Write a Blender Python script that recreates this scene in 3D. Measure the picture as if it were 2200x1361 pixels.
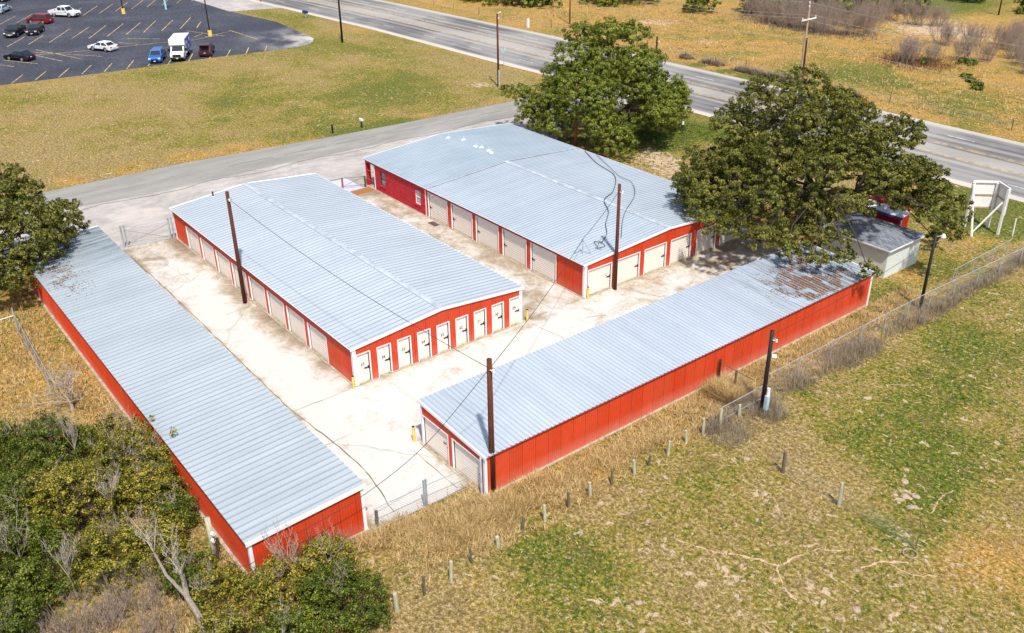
import bpy, bmesh, math, random
import numpy as np
from mathutils import Matrix, Vector

# ------------------------------------------------------------------ camera, sky, sun, exposure
scn = bpy.context.scene
for o in list(bpy.data.objects):
    bpy.data.objects.remove(o)
cam_d = bpy.data.cameras.new('camera'); cam = bpy.data.objects.new('camera', cam_d)
scn.collection.objects.link(cam); scn.camera = cam
cam_d.sensor_width = 36.0; cam_d.lens = 32.8205; cam_d.clip_end = 6000; cam_d.clip_start = 0.5
Fv = (0.69763882, -0.54031888, -0.47048442); Rv = (-0.6171756, -0.78673937, -0.01163806); Uv = (0.36386035, -0.29849067, 0.88233155)
cam.matrix_world = Matrix(((Rv[0], Uv[0], -Fv[0], -46.1995), (Rv[1], Uv[1], -Fv[1], 23.0882), (Rv[2], Uv[2], -Fv[2], 31.9426), (0, 0, 0, 1)))
scn.render.resolution_x = 1024; scn.render.resolution_y = 633
scn.view_settings.view_transform = 'Standard'; scn.view_settings.look = 'None'
scn.view_settings.gamma = 1.0; scn.view_settings.exposure = 0.42
SUN_AZ, SUN_EL = math.radians(156), math.radians(59)
world = bpy.data.worlds.new('World'); scn.world = world; world.use_nodes = True
wn = world.node_tree
sky = wn.nodes.new('ShaderNodeTexSky'); sky.sky_type = 'NISHITA'; sky.sun_disc = False
sky.sun_elevation = SUN_EL; sky.sun_rotation = math.pi/2 - SUN_AZ
sky.dust_density = 2.0
wn.links.new(sky.outputs[0], wn.nodes['Background'].inputs[0]); wn.nodes['Background'].inputs[1].default_value = 0.12
sd = bpy.data.lights.new('sun', 'SUN'); sd.energy = 3.7; sd.angle = math.radians(2.0); sd.color = (1, 0.955, 0.88)
sun = bpy.data.objects.new('sun', sd); scn.collection.objects.link(sun)
sv = Vector((math.cos(SUN_EL)*math.cos(SUN_AZ), math.cos(SUN_EL)*math.sin(SUN_AZ), math.sin(SUN_EL)))
sun.rotation_euler = sv.to_track_quat('Z', 'Y').to_euler(); sun.location = (0, 0, 60)

col = scn.collection
R = random.Random(7)
NR = np.random.default_rng(11)
PI = math.pi

# ------------------------------------------------------------------ object helpers
def tag(o, label=None, cat=None, group=None, kind=None):
    if label: o['label'] = label
    if cat: o['category'] = cat
    if group: o['group'] = group
    if kind: o['kind'] = kind
    return o

def empty(name, loc, label, cat, group=None, rz=0.0):
    o = bpy.data.objects.new(name, None); col.objects.link(o)
    o.location = loc; o.rotation_euler = (0, 0, rz); o.empty_display_size = 0.3
    return tag(o, label, cat, group)

def copy_tree(o, parent=None):
    c = o.copy(); col.objects.link(c); c.parent = parent
    for ch in [k for k in bpy.data.objects if k.parent == o]:
        copy_tree(ch, c)
    return c

class MB:
    def __init__(s): s.v = []; s.f = []
    def add(s, vs, fs):
        n = len(s.v); s.v += [tuple(map(float, p)) for p in vs]; s.f += [tuple(n+i for i in f) for f in fs]; return s
    def box(s, a, b):
        x0, y0, z0 = a; x1, y1, z1 = b
        return s.add([(x0,y0,z0),(x1,y0,z0),(x1,y1,z0),(x0,y1,z0),(x0,y0,z1),(x1,y0,z1),(x1,y1,z1),(x0,y1,z1)],
                     [(0,3,2,1),(4,5,6,7),(0,1,5,4),(1,2,6,5),(2,3,7,6),(3,0,4,7)])
    def hull8(s, p):   # bottom 4, top 4
        return s.add(p, [(0,3,2,1),(4,5,6,7),(0,1,5,4),(1,2,6,5),(2,3,7,6),(3,0,4,7)])
    def tube(s, pts, rad, n=6, cap=True):
        pts = [Vector(p) for p in pts]
        if not hasattr(rad, '__len__'): rad = [rad]*len(pts)
        rings = []
        for i, p in enumerate(pts):
            d = (pts[min(i+1, len(pts)-1)] - pts[max(i-1, 0)])
            d = d.normalized() if d.length > 1e-9 else Vector((0, 0, 1))
            a = d.cross(Vector((0, 0, 1)))
            a = a.normalized() if a.length > 1e-3 else Vector((1, 0, 0))
            b = d.cross(a)
            rings.append([p + (a*math.cos(2*PI*k/n) + b*math.sin(2*PI*k/n))*rad[i] for k in range(n)])
        base = len(s.v)
        for r in rings: s.v += [tuple(q) for q in r]
        for i in range(len(pts)-1):
            for k in range(n):
                k2 = (k+1) % n
                s.f.append((base+i*n+k, base+(i+1)*n+k, base+(i+1)*n+k2, base+i*n+k2))
        if cap:
            s.f.append(tuple(base+k for k in range(n)))
            s.f.append(tuple(base+(len(pts)-1)*n+k for k in reversed(range(n))))
        return s
    def prism(s, outline, axis, a, b):     # extrude a 2-D outline along an axis from a to b
        def P(u, v, w):
            return {'x': (w, u, v), 'y': (u, w, v), 'z': (u, v, w)}[axis]
        n = len(outline)
        vs = [P(u, v, a) for u, v in outline] + [P(u, v, b) for u, v in outline]
        fs = [tuple(range(n)), tuple(reversed(range(n, 2*n)))] + [(i, (i+1) % n, n+(i+1) % n, n+i) for i in range(n)]
        return s.add(vs, fs)
    def xf(s, M):
        s.v = [tuple(M @ Vector(p)) for p in s.v]; return s
    def build(s, name, mat, parent=None, smooth=False, loc=None):
        me = bpy.data.meshes.new(name); me.from_pydata(s.v, [], s.f)
        bm = bmesh.new(); bm.from_mesh(me); bmesh.ops.recalc_face_normals(bm, faces=bm.faces); bm.to_mesh(me); bm.free()
        me.materials.append(mat)
        if smooth: me.polygons.foreach_set('use_smooth', [True]*len(me.polygons))
        o = bpy.data.objects.new(name, me); col.objects.link(o); o.parent = parent
        if loc: o.location = loc
        return o

def mesh_np(name, V, k, mat, parent=None, attr=None, faces=None):
    V = np.asarray(V, dtype=np.float32).reshape(-1, 3); nv = len(V)
    F_ = np.arange(nv, dtype=np.int32) if faces is None else np.asarray(faces, dtype=np.int32).ravel()
    nf = len(F_)//k
    me = bpy.data.meshes.new(name)
    me.vertices.add(nv); me.vertices.foreach_set('co', V.ravel())
    me.loops.add(len(F_)); me.loops.foreach_set('vertex_index', F_)
    me.polygons.add(nf); me.polygons.foreach_set('loop_start', np.arange(0, nf*k, k, dtype=np.int32))
    me.polygons.foreach_set('loop_total', np.full(nf, k, dtype=np.int32))
    if attr is not None:
        a = me.color_attributes.new('zone', 'FLOAT_COLOR', 'POINT')
        a.data.foreach_set('color', np.asarray(attr, dtype=np.float32).ravel())
    me.update(calc_edges=True); me.validate()
    me.materials.append(mat)
    o = bpy.data.objects.new(name, me); col.objects.link(o); o.parent = parent
    return o

# ------------------------------------------------------------------ material helpers
class NT:
    def __init__(s, name, rough=0.8, metallic=0.0, spec=0.3):
        s.m = bpy.data.materials.new(name); s.m.use_nodes = True; s.t = s.m.node_tree
        s.b = s.t.nodes['Principled BSDF']; s.b.inputs['Roughness'].default_value = rough
        s.b.inputs['Metallic'].default_value = metallic; s.b.inputs['Specular IOR Level'].default_value = spec
        s._c = None
    def n(s, t, **kw):
        x = s.t.nodes.new(t)
        for k, v in kw.items(): setattr(x, k, v)
        return x
    def l(s, a, b): s.t.links.new(a, b)
    def co(s):
        if s._c is None: s._c = s.n('ShaderNodeNewGeometry').outputs['Position']
        return s._c
    def noise(s, scale, detail=4, rough=0.6, vec=None, sc=None, out=0, dist=0.0):
        x = s.n('ShaderNodeTexNoise'); x.inputs['Scale'].default_value = scale; x.inputs['Detail'].default_value = detail
        x.inputs['Roughness'].default_value = rough; x.inputs['Distortion'].default_value = dist
        v = vec or s.co()
        if sc:
            mp = s.n('ShaderNodeMapping'); mp.inputs['Scale'].default_value = sc; s.l(v, mp.inputs[0]); v = mp.outputs[0]
        s.l(v, x.inputs['Vector']); return x.outputs[out]
    def ramp(s, fac, stops, interp='LINEAR'):
        x = s.n('ShaderNodeValToRGB'); cr = x.color_ramp; cr.interpolation = interp
        while len(cr.elements) < len(stops): cr.elements.new(0.5)
        for e, (p, c) in zip(cr.elements, stops):
            e.position = p; e.color = (c if hasattr(c, '__len__') else (c, c, c)) + ((1,) if (not hasattr(c, '__len__') or len(c) == 3) else ())
        s.l(fac, x.inputs[0]); return x.outputs[0]
    def mix(s, fac, a, b, mode='MIX'):
        x = s.n('ShaderNodeMix', data_type='RGBA', blend_type=mode)
        for i, v in ((0, fac), (6, a), (7, b)):
            if isinstance(v, (int, float)): x.inputs[i].default_value = v
            elif isinstance(v, tuple): x.inputs[i].default_value = v + ((1,) if len(v) == 3 else ())
            else: s.l(v, x.inputs[i])
        return x.outputs[2]
    def math(s, op, a, b=0.0, clamp=False):
        x = s.n('ShaderNodeMath', operation=op); x.use_clamp = clamp
        for i, v in ((0, a), (1, b)):
            if isinstance(v, (int, float)): x.inputs[i].default_value = v
            else: s.l(v, x.inputs[i])
        return x.outputs[0]
    def bump(s, h, strength=0.3, dist=0.05):
        x = s.n('ShaderNodeBump'); x.inputs['Strength'].default_value = strength; x.inputs['Distance'].default_value = dist
        s.l(h, x.inputs['Height']); s.l(x.outputs[0], s.b.inputs['Normal'])
    def color(s, c):
        if isinstance(c, tuple): s.b.inputs['Base Color'].default_value = c + (1,)
        else: s.l(c, s.b.inputs['Base Color'])
        return s
    def attr(s, name='zone'):
        x = s.n('ShaderNodeAttribute'); x.attribute_name = name; return x.outputs['Color']
    def sep(s, c):
        x = s.n('ShaderNodeSeparateColor'); s.l(c, x.inputs[0]); return x.outputs
    def xyz(s, c=None):
        x = s.n('ShaderNodeSeparateXYZ'); s.l(c or s.co(), x.inputs[0]); return x.outputs

def plain(name, c, rough=0.7, metallic=0.0, var=0.25, scale=3.0, spec=0.3):
    t = NT(name, rough, metallic, spec)
    a = tuple(v*(1-var) for v in c); b = tuple(min(1, v*(1+var*0.6)) for v in c)
    t.color(t.ramp(t.noise(scale, 5), [(0.3, a), (0.7, b)])); return t.m

M = {}
M['white'] = plain('white_paint', (0.80, 0.80, 0.78), 0.5, var=0.08)
M['trim'] = plain('white_trim', (0.82, 0.84, 0.84), 0.45, var=0.06)
M['black'] = plain('black_gap', (0.012, 0.011, 0.01), 0.6)
M['rubber'] = plain('tyre_rubber', (0.02, 0.02, 0.02), 0.8)
M['rim'] = plain('wheel_rim', (0.55, 0.55, 0.56), 0.3, 0.7)
M['glass'] = plain('dark_glass', (0.02, 0.03, 0.035), 0.08, spec=0.6, var=0.2)
M['tealglass'] = plain('window_glass', (0.12, 0.32, 0.29), 0.1, spec=0.6, var=0.3)
M['paleglass'] = plain('pale_window_glass', (0.42, 0.50, 0.45), 0.15, spec=0.6, var=0.2)
M['yellow'] = plain('yellow_paint', (0.85, 0.60, 0.12), 0.5)
M['pipe'] = plain('galvanised_steel', (0.48, 0.53, 0.56), 0.4, 0.4)
M['bluetrim'] = plain('pale_blue_downspout', (0.45, 0.62, 0.72), 0.4, 0.1)
M['darkpole'] = plain('dark_creosote', (0.030, 0.016, 0.010), 0.7)
M['blackpole'] = plain('black_steel', (0.018, 0.016, 0.018), 0.6)
M['cable'] = plain('black_cable', (0.03, 0.04, 0.045), 0.6)
M['palecable'] = plain('pale_wire', (0.38, 0.36, 0.33), 0.5)
M['lens'] = plain('lamp_lens', (0.75, 0.75, 0.70), 0.2)
M['tail'] = plain('tail_light_red', (0.45, 0.02, 0.02), 0.3)
M['plate'] = plain('plate_white', (0.7, 0.7, 0.7), 0.5)
M['teal'] = plain('teal_paint', (0.03, 0.28, 0.30), 0.5)
M['lilac'] = plain('pale_lilac_slab', (0.52, 0.52, 0.66), 0.7, var=0.1)
M['stone'] = plain('pale_stone', (0.40, 0.31, 0.22), 0.9, var=0.4, scale=8)
M['mat'] = plain('brown_door_mat', (0.11, 0.07, 0.08), 0.95)
M['housewall'] = plain('house_siding', (0.66, 0.70, 0.66), 0.6, var=0.08)

def wood(name, c1, c2):
    t = NT(name, 0.85); n = t.noise(6, 6, 0.7, sc=(3, 3, 0.35)); t.color(t.ramp(n, [(0.3, c1), (0.7, c2)])); t.bump(n, 0.5, 0.02); return t.m
M['redpole'] = wood('creosoted_red_brown_pole', (0.055, 0.014, 0.007), (0.15, 0.045, 0.022))
M['orangepole'] = wood('orange_brown_pole', (0.25, 0.09, 0.03), (0.42, 0.19, 0.07))
M['palepole'] = wood('weathered_pale_pole', (0.30, 0.20, 0.14), (0.55, 0.42, 0.33))
M['greypost'] = wood('weathered_grey_post', (0.26, 0.26, 0.17), (0.60, 0.58, 0.43))
M['darkpost'] = wood('weathered_dark_post', (0.05, 0.045, 0.035), (0.20, 0.17, 0.12))
M['bark'] = wood('grey_brown_bark', (0.022, 0.016, 0.012), (0.085, 0.065, 0.052))
M['palebark'] = wood('pale_grey_bark', (0.16, 0.13, 0.10), (0.36, 0.31, 0.26))
M['twig'] = wood('bleached_twigs', (0.28, 0.235, 0.18), (0.55, 0.48, 0.39))
M['greytwig'] = wood('grey_brown_twigs', (0.17, 0.12, 0.09), (0.42, 0.33, 0.27))

def wall_paint(name, c, fade):
    t = NT(name, 0.5, spec=0.25)
    st = t.noise(0.5, 5, 0.7, sc=(1, 1, 0.25)); f = t.ramp(st, [(0.35, 0.0), (0.8, 1.0)])
    base = t.mix(t.noise(2.2, 5, 0.7), tuple(v*0.78 for v in c), tuple(min(1, v*1.15) for v in c))
    xx = t.xyz(); al = t.math('ADD', xx[0], xx[1]); pn = t.n('ShaderNodeTexWhiteNoise', noise_dimensions='1D'); t.l(t.math('FLOOR', t.math('MULTIPLY', al, 1/0.914)), pn.inputs['W'])
    base = t.mix(t.math('MULTIPLY', pn.outputs[0], 0.45), base, tuple(v*0.72 for v in c)); fp = t.math('FRACT', t.math('MULTIPLY', al, 1/0.914)); fs = t.math('FRACT', t.math('MULTIPLY', al, 1/0.1523))
    base = t.mix(t.math('MULTIPLY', t.ramp(fs, [(0.0, 1.0), (0.12, 0.0), (0.90, 0.0), (1.0, 1.0)]), 0.45), base, (0.16, 0.006, 0.003)); base = t.mix(t.math('MULTIPLY', t.ramp(fp, [(0.0, 1.0), (0.035, 0.0), (0.97, 0.0), (1.0, 1.0)]), 0.75), base, (0.10, 0.004, 0.002))
    z = t.xyz()[2]; low = t.math('MULTIPLY', t.ramp(z, [(0.0, 1.0), (0.9, 0.0)]), fade)
    low = t.math('MULTIPLY', low, t.noise(1.2, 4))
    c2 = t.mix(t.math('MULTIPLY', f, 0.22), base, (0.60, 0.20, 0.12)); t.color(t.mix(low, c2, (0.62, 0.36, 0.27)))
    return t.m
M['red'] = wall_paint('red_ribbed_metal_wall', (0.64, 0.052, 0.010), 0.5)
M['redfade'] = wall_paint('faded_red_ribbed_metal_wall', (0.66, 0.060, 0.015), 0.7)
M['header'] = plain('dark_red_header', (0.36, 0.012, 0.010), 0.5)
t = NT('crimson_painted_brick', 0.6)
br = t.n('ShaderNodeTexBrick'); mp = t.n('ShaderNodeMapping'); mp.inputs['Rotation'].default_value = (PI/2, 0, 0); t.l(t.co(), mp.inputs[0]); t.l(mp.outputs[0], br.inputs[0])
br.inputs['Scale'].default_value = 1.0; br.inputs['Brick Width'].default_value = 0.42; br.inputs['Row Height'].default_value = 0.16; br.inputs['Mortar Size'].default_value = 0.018
br.inputs['Color1'].default_value = (0.50, 0.012, 0.028, 1); br.inputs['Color2'].default_value = (0.62, 0.03, 0.045, 1); br.inputs['Mortar'].default_value = (0.36, 0.01, 0.02, 1)
t.color(br.outputs[0]); t.bump(br.outputs['Fac'], 0.6, -0.02); M['brick'] = t.m

RP = 0.305
ROFF = {'galvanised_roof_a': 12.43, 'galvanised_roof_b': 0.10, 'galvanised_roof_c': 0.10, 'galvanised_office_roof': -20.9, 'galvanised_roof_d': 35.08}
PER = {'galvanised_roof_a': 0.457, 'galvanised_roof_b': 0.457, 'galvanised_roof_c': 0.352, 'galvanised_office_roof': 0.352, 'galvanised_roof_d': 0.305}
def roof_mat(name, axis, c1, c2, dirt=0.0, streak=0.35):
    # galvanised sheet: sheets of slightly different tone, water streaks that run down the slope, rust specks
    t = NT(name, 0.45, 0.1, 0.4)
    x = t.xyz(); along = x[0] if axis == 'x' else x[1]
    sheet = t.n('ShaderNodeTexWhiteNoise', noise_dimensions='1D'); t.l(t.math('FLOOR', t.math('MULTIPLY', along, 1/0.91)), sheet.inputs['W'])
    sc = (3.0, 0.22, 1) if axis == 'x' else (0.22, 3.0, 1)
    n1 = t.noise(1.0, 6, 0.65, sc=sc); n2 = t.noise(0.16, 3, 0.5)
    f = t.math('ADD', t.math('MULTIPLY', n1, 0.42), t.math('MULTIPLY', n2, 0.62))
    f = t.math('ADD', f, t.math('MULTIPLY', t.math('SUBTRACT', sheet.outputs[0], 0.5), 0.08))
    c = t.ramp(f, [(0.36, c1), (0.68, c2)])
    if dirt:
        y = x[1] if axis == 'y' else x[0]
        m = t.math('SUBTRACT', t.math('MULTIPLY', y, -1/11.0 if axis == 'y' else 1/6.0), 21.5/11.0 if axis == 'y' else 20.5/6.0, True)
        m = t.math('MULTIPLY', m, t.ramp(t.noise(1.0, 5, 0.7, sc=sc), [(0.40, 0.0), (0.62, 1.0)]))
        c = t.mix(t.math('MULTIPLY', m, dirt), c, (0.05, 0.06, 0.065))
    # dirt and painted-in rib shade: dark lines in the valley beside each rib
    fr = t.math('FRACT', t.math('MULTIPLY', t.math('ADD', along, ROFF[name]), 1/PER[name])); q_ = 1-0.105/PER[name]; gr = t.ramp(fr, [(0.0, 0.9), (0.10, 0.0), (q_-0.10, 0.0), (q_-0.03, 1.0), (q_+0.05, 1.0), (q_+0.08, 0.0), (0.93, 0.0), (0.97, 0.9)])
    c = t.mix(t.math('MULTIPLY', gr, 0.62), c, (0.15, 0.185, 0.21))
    sp = t.ramp(t.noise(3.5, 2, 0.5), [(0.70, 0.0), (0.76, 1.0)])
    c = t.mix(t.math('MULTIPLY', sp, 0.35), c, (0.25, 0.22, 0.22))
    t.color(c)
    t.l(t.ramp(n1, [(0.3, 0.36), (0.7, 0.55)]), t.b.inputs['Roughness'])
    return t.m
M['roofA'] = roof_mat('galvanised_roof_a', 'x', (0.38, 0.43, 0.46), (0.47, 0.52, 0.55), 0.75)
M['roofB'] = roof_mat('galvanised_roof_b', 'x', (0.42, 0.47, 0.515), (0.51, 0.56, 0.605))
M['roofC'] = roof_mat('galvanised_roof_c', 'x', (0.38, 0.44, 0.50), (0.48, 0.54, 0.60))
M['roofC2'] = roof_mat('galvanised_office_roof', 'x', (0.33, 0.40, 0.46), (0.45, 0.52, 0.58))
M['roofD'] = roof_mat('galvanised_roof_d', 'y', (0.40, 0.455, 0.51), (0.51, 0.56, 0.615), 0.9)
M['cap'] = plain('ridge_cap_metal', (0.50, 0.54, 0.58), 0.4, 0.1, 0.30, 1.6)

t = NT('cream_rollup_door', 0.5)
c = t.mix(t.noise(1.3, 5, 0.7), (0.78, 0.71, 0.61), (0.88, 0.83, 0.76)); wv = t.math('FRACT', t.math('MULTIPLY', t.xyz()[2], 11.0))
c = t.mix(t.math('MULTIPLY', t.ramp(wv, [(0.80, 0.0), (0.86, 1.0)]), 0.35), c, (0.42, 0.35, 0.27)); t.color(c); M['door'] = t.m

# concrete yard
t = NT('yard_concrete', 0.8)
sp = t.sep(t.attr()); n1 = t.noise(0.45, 7, 0.68, dist=0.6); n2 = t.noise(3.0, 6, 0.7)
f = t.math('ADD', t.math('MULTIPLY', sp[0], 0.9), t.math('MULTIPLY', t.math('SUBTRACT', n1, 0.5), 2.3)); f = t.math('ADD', f, t.math('MULTIPLY', t.math('SUBTRACT', n2, 0.5), 0.9))
c = t.ramp(f, [(0.0, (0.58, 0.56, 0.52)), (0.22, (0.50, 0.455, 0.395)), (0.50, (0.36, 0.295, 0.215)), (1.0, (0.20, 0.155, 0.105))])
vo = t.n('ShaderNodeTexVoronoi', feature='DISTANCE_TO_EDGE'); vo.inputs['Scale'].default_value = 0.085
nv = t.noise(0.8, 5, out=1); mx = t.mix(0.35, t.co(), nv, 'LINEAR_LIGHT'); t.l(mx, vo.inputs['Vector'])
cr = t.math('MULTIPLY', t.ramp(vo.outputs['Distance'], [(0.001, 1.0), (0.0045, 0.0)]), t.ramp(t.noise(0.25, 4), [(0.45, 0.0), (0.6, 1.0)]))
c = t.mix(t.math('MULTIPLY', cr, 0.55), c, (0.20, 0.15, 0.10)); t.color(c); t.bump(n2, 0.15, 0.02); M['concrete'] = t.m

t = NT('pale_gravel_apron', 0.9)
n1 = t.noise(0.14, 7, 0.7, dist=0.8); n2 = t.noise(1.4, 6, 0.72, sc=(1, 0.45, 1)); n3 = t.noise(9, 3)
f = t.math('ADD', t.math('MULTIPLY', n1, 0.6), t.math('MULTIPLY', n2, 0.4)); c = t.ramp(f, [(0.36, (0.26, 0.22, 0.18)), (0.50, (0.40, 0.37, 0.35)), (0.62, (0.56, 0.50, 0.44))])
c = t.mix(t.math('MULTIPLY', n3, 0.3), c, (0.30, 0.27, 0.24)); t.color(c); t.bump(n3, 0.3, 0.03); M['apron'] = t.m
t = NT('grey_lane_asphalt', 0.85)
n1 = t.noise(0.5, 6, 0.7, sc=(1, 0.25, 1)); n2 = t.noise(7, 4); f = t.math('ADD', t.math('MULTIPLY', n1, 0.7), t.math('MULTIPLY', n2, 0.3))
t.color(t.ramp(f, [(0.33, (0.205, 0.195, 0.175)), (0.65, (0.345, 0.33, 0.30))])); t.bump(n2, 0.2, 0.02); M['lane'] = t.m
t = NT('black_lot_asphalt', 0.85)
n1 = t.noise(0.09, 6, 0.7); n2 = t.noise(2.0, 6, 0.75); n3 = t.noise(9, 2)
f = t.math('ADD', t.math('MULTIPLY', n1, 0.45), t.math('MULTIPLY', n2, 0.55)); c = t.ramp(f, [(0.36, (0.012, 0.013, 0.022)), (0.50, (0.036, 0.038, 0.052)), (0.66, (0.115, 0.115, 0.135))])
c = t.mix(t.math('MULTIPLY', t.ramp(n3, [(0.48, 0.0), (0.66, 1.0)]), 0.42), c, (0.20, 0.20, 0.23)); x = t.xyz()
worn = t.math('MULTIPLY', t.math('MULTIPLY', t.ramp(t.math('MULTIPLY', t.math('ADD', x[1], 38.0), -0.10, True), [(0, 0.0), (1, 1.0)]), t.ramp(t.noise(0.22, 5), [(0.42, 0.0), (0.6, 1.0)])), t.ramp(t.math('MULTIPLY', t.math('SUBTRACT', 112.0, x[0]), 0.08, True), [(0, 0.0), (1, 1.0)]))
c = t.mix(worn, c, (0.50, 0.47, 0.43)); t.color(c); t.bump(n3, 0.2, 0.02); M['lot'] = t.m
t = NT('worn_paint_line', 0.8)
c = t.mix(t.ramp(t.noise(1.6, 5), [(0.42, 0.0), (0.60, 1.0)]), (0.72, 0.50, 0.22), (0.26, 0.21, 0.14)); t.color(c); M['line'] = t.m
t = NT('worn_white_line', 0.8); c = t.mix(t.ramp(t.noise(1.3, 5), [(0.45, 0.0), (0.65, 1.0)]), (0.62, 0.60, 0.56), (0.30, 0.30, 0.31)); t.color(c); M['wline'] = t.m
t = NT('highway_asphalt', 0.85)
u = t.n('ShaderNodeUVMap'); ux = t.n('ShaderNodeSeparateXYZ'); t.l(u.outputs[0], ux.inputs[0]); nn = t.noise(0.5, 7, 0.75, sc=(0.10, 3.0, 1)); nb = t.noise(0.05, 4, 0.6)
wob = t.math('ADD', ux.outputs[1], t.math('MULTIPLY', t.math('SUBTRACT', nn, 0.5), 0.075))
W_ = (0.30, 0.275, 0.245); D_ = (0.060, 0.060, 0.070); G_ = (0.155, 0.150, 0.150)
c = t.ramp(wob, [(0.0, (0.60, 0.53, 0.44)), (0.055, (0.56, 0.50, 0.43)), (0.075, G_), (0.12, D_), (0.165, G_), (0.215, D_), (0.25, G_), (0.30, D_), (0.345, W_), (0.385, D_), (0.43, W_), (0.56, W_), (0.59, D_), (0.64, G_), (0.68, D_), (0.73, W_), (0.775, D_), (0.82, G_), (0.87, D_), (0.92, G_), (0.955, (0.44, 0.40, 0.36)), (1.0, (0.46, 0.40, 0.31))])
c = t.mix(t.math('MULTIPLY', t.ramp(nn, [(0.40, 0.0), (0.62, 1.0)]), 0.40), c, (0.33, 0.31, 0.29)); c = t.mix(t.math('MULTIPLY', t.ramp(nb, [(0.45, 0.0), (0.6, 1.0)]), 0.35), c, (0.50, 0.47, 0.43)); t.color(c); M['highway'] = t.m
t = NT('shingle_roof', 0.9)
br = t.n('ShaderNodeTexBrick'); t.l(t.co(), br.inputs[0]); br.inputs['Scale'].default_value = 1.0; br.inputs['Brick Width'].default_value = 0.35; br.inputs['Row Height'].default_value = 0.16; br.inputs['Mortar Size'].default_value = 0.012
br.inputs['Color1'].default_value = (0.13, 0.145, 0.18, 1); br.inputs['Color2'].default_value = (0.25, 0.27, 0.31, 1); br.inputs['Mortar'].default_value = (0.06, 0.065, 0.08, 1)
t.color(br.outputs[0]); M['shingle'] = t.m

# soil and turf: colour of the ground cover, driven by the 'zone' attribute (green, dry orange, bare)
t = NT('pasture_ground', 0.95, spec=0.1)
z = t.sep(t.attr()); n1 = t.noise(0.22, 6, 0.65); n2 = t.noise(1.1, 6, 0.72, dist=0.4); n3 = t.noise(4.5, 5, 0.75); n4 = t.noise(14.0, 3, 0.7)
tan = t.ramp(n3, [(0.34, (0.085, 0.055, 0.016)), (0.50, (0.31, 0.225, 0.078)), (0.64, (0.64, 0.49, 0.23))])
oran = t.ramp(n3, [(0.34, (0.17, 0.078, 0.015)), (0.50, (0.46, 0.265, 0.060)), (0.66, (0.80, 0.52, 0.18))])
grn = t.ramp(n3, [(0.34, (0.018, 0.038, 0.004)), (0.50, (0.105, 0.145, 0.012)), (0.66, (0.32, 0.33, 0.045))]); grn = t.mix(t.math('MULTIPLY', t.ramp(t.noise(3.2, 4, 0.65), [(0.52, 0.0), (0.60, 1.0)]), 0.7), grn, (0.035, 0.075, 0.006))
olive = t.ramp(n3, [(0.34, (0.070, 0.055, 0.008)), (0.50, (0.265, 0.215, 0.032)), (0.66, (0.54, 0.43, 0.10))])
k = t.math('ADD', t.math('MULTIPLY', z[1], 1.25), t.math('MULTIPLY', t.math('SUBTRACT', n2, 0.5), 1.6)); k = t.math('ADD', k, t.math('MULTIPLY', t.math('SUBTRACT', n1, 0.5), 0.8))
base = t.mix(t.ramp(k, [(0.3, 0.0), (0.75, 1.0)]), tan, oran)
o1 = t.math('ADD', z[0], t.math('MULTIPLY', t.math('SUBTRACT', n2, 0.5), 2.2)); base = t.mix(t.ramp(o1, [(0.10, 0.0), (0.55, 1.0)]), base, olive)
g1 = t.math('ADD', t.math('MULTIPLY', z[0], 1.0), t.math('MULTIPLY', t.math('SUBTRACT', n2, 0.5), 1.5)); g1 = t.math('ADD', g1, t.math('MULTIPLY', t.math('SUBTRACT', t.noise(2.6, 5, 0.7), 0.5), 2.6))
base = t.mix(t.ramp(g1, [(0.42, 0.0), (0.78, 1.0)]), base, grn)
b1 = t.math('ADD', t.math('MULTIPLY', z[2], 0.6), t.math('MULTIPLY', t.math('SUBTRACT', t.noise(1.9, 5, 0.62, dist=0.5), 0.5), 3.0))
base = t.mix(t.ramp(b1, [(0.46, 0.0), (0.58, 1.0)]), base, (0.64, 0.48, 0.33))
base = t.mix(t.math('MULTIPLY', t.ramp(t.noise(0.55, 5, 0.65, dist=0.7), [(0.50, 0.0), (0.66, 1.0)]), 0.35), base, (0.16, 0.105, 0.045)); base = t.mix(t.math('MULTIPLY', t.ramp(n4, [(0.47, 0.0), (0.60, 1.0)]), 0.50), base, (0.085, 0.055, 0.018)); base = t.mix(t.math('MULTIPLY', t.ramp(t.noise(5.5, 4, 0.7, sc=(1, 1.3, 1)), [(0.56, 0.0), (0.64, 1.0)]), 0.6), base, (0.68, 0.50, 0.34)); t.color(base)
t.bump(t.math('ADD', n3, t.math('MULTIPLY', n4, 0.6)), 0.9, 0.12); M['ground'] = t.m

def leafmat(name, stops, big=0.35, trans=0.0):
    t = NT(name, 0.6, spec=0.25)
    r = t.n('ShaderNodeNewGeometry').outputs['Random Per Island']; f = t.math('ADD', t.math('MULTIPLY', r, 0.65), t.math('MULTIPLY', t.noise(big, 4), 0.5))
    f = t.math('SUBTRACT', f, 0.08); t.color(t.ramp(f, stops)); return t.m
M['oak'] = leafmat('oak_leaves', [(0.10, (0.018, 0.032, 0.004)), (0.38, (0.080, 0.110, 0.010)), (0.66, (0.20, 0.225, 0.022)), (0.98, (0.36, 0.34, 0.05))])
M['oak2'] = leafmat('olive_oak_leaves', [(0.10, (0.014, 0.022, 0.003)), (0.38, (0.072, 0.080, 0.009)), (0.70, (0.175, 0.175, 0.024)), (0.97, (0.31, 0.24, 0.05))])
M['brush'] = leafmat('brush_leaves', [(0.08, (0.014, 0.024, 0.004)), (0.38, (0.10, 0.112, 0.010)), (0.68, (0.29, 0.25, 0.028)), (0.98, (0.60, 0.36, 0.07))])
M['darkbrush'] = leafmat('dark_brush_leaves', [(0.08, (0.010, 0.022, 0.003)), (0.5, (0.070, 0.10, 0.008)), (0.95, (0.28, 0.28, 0.03))])
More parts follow.
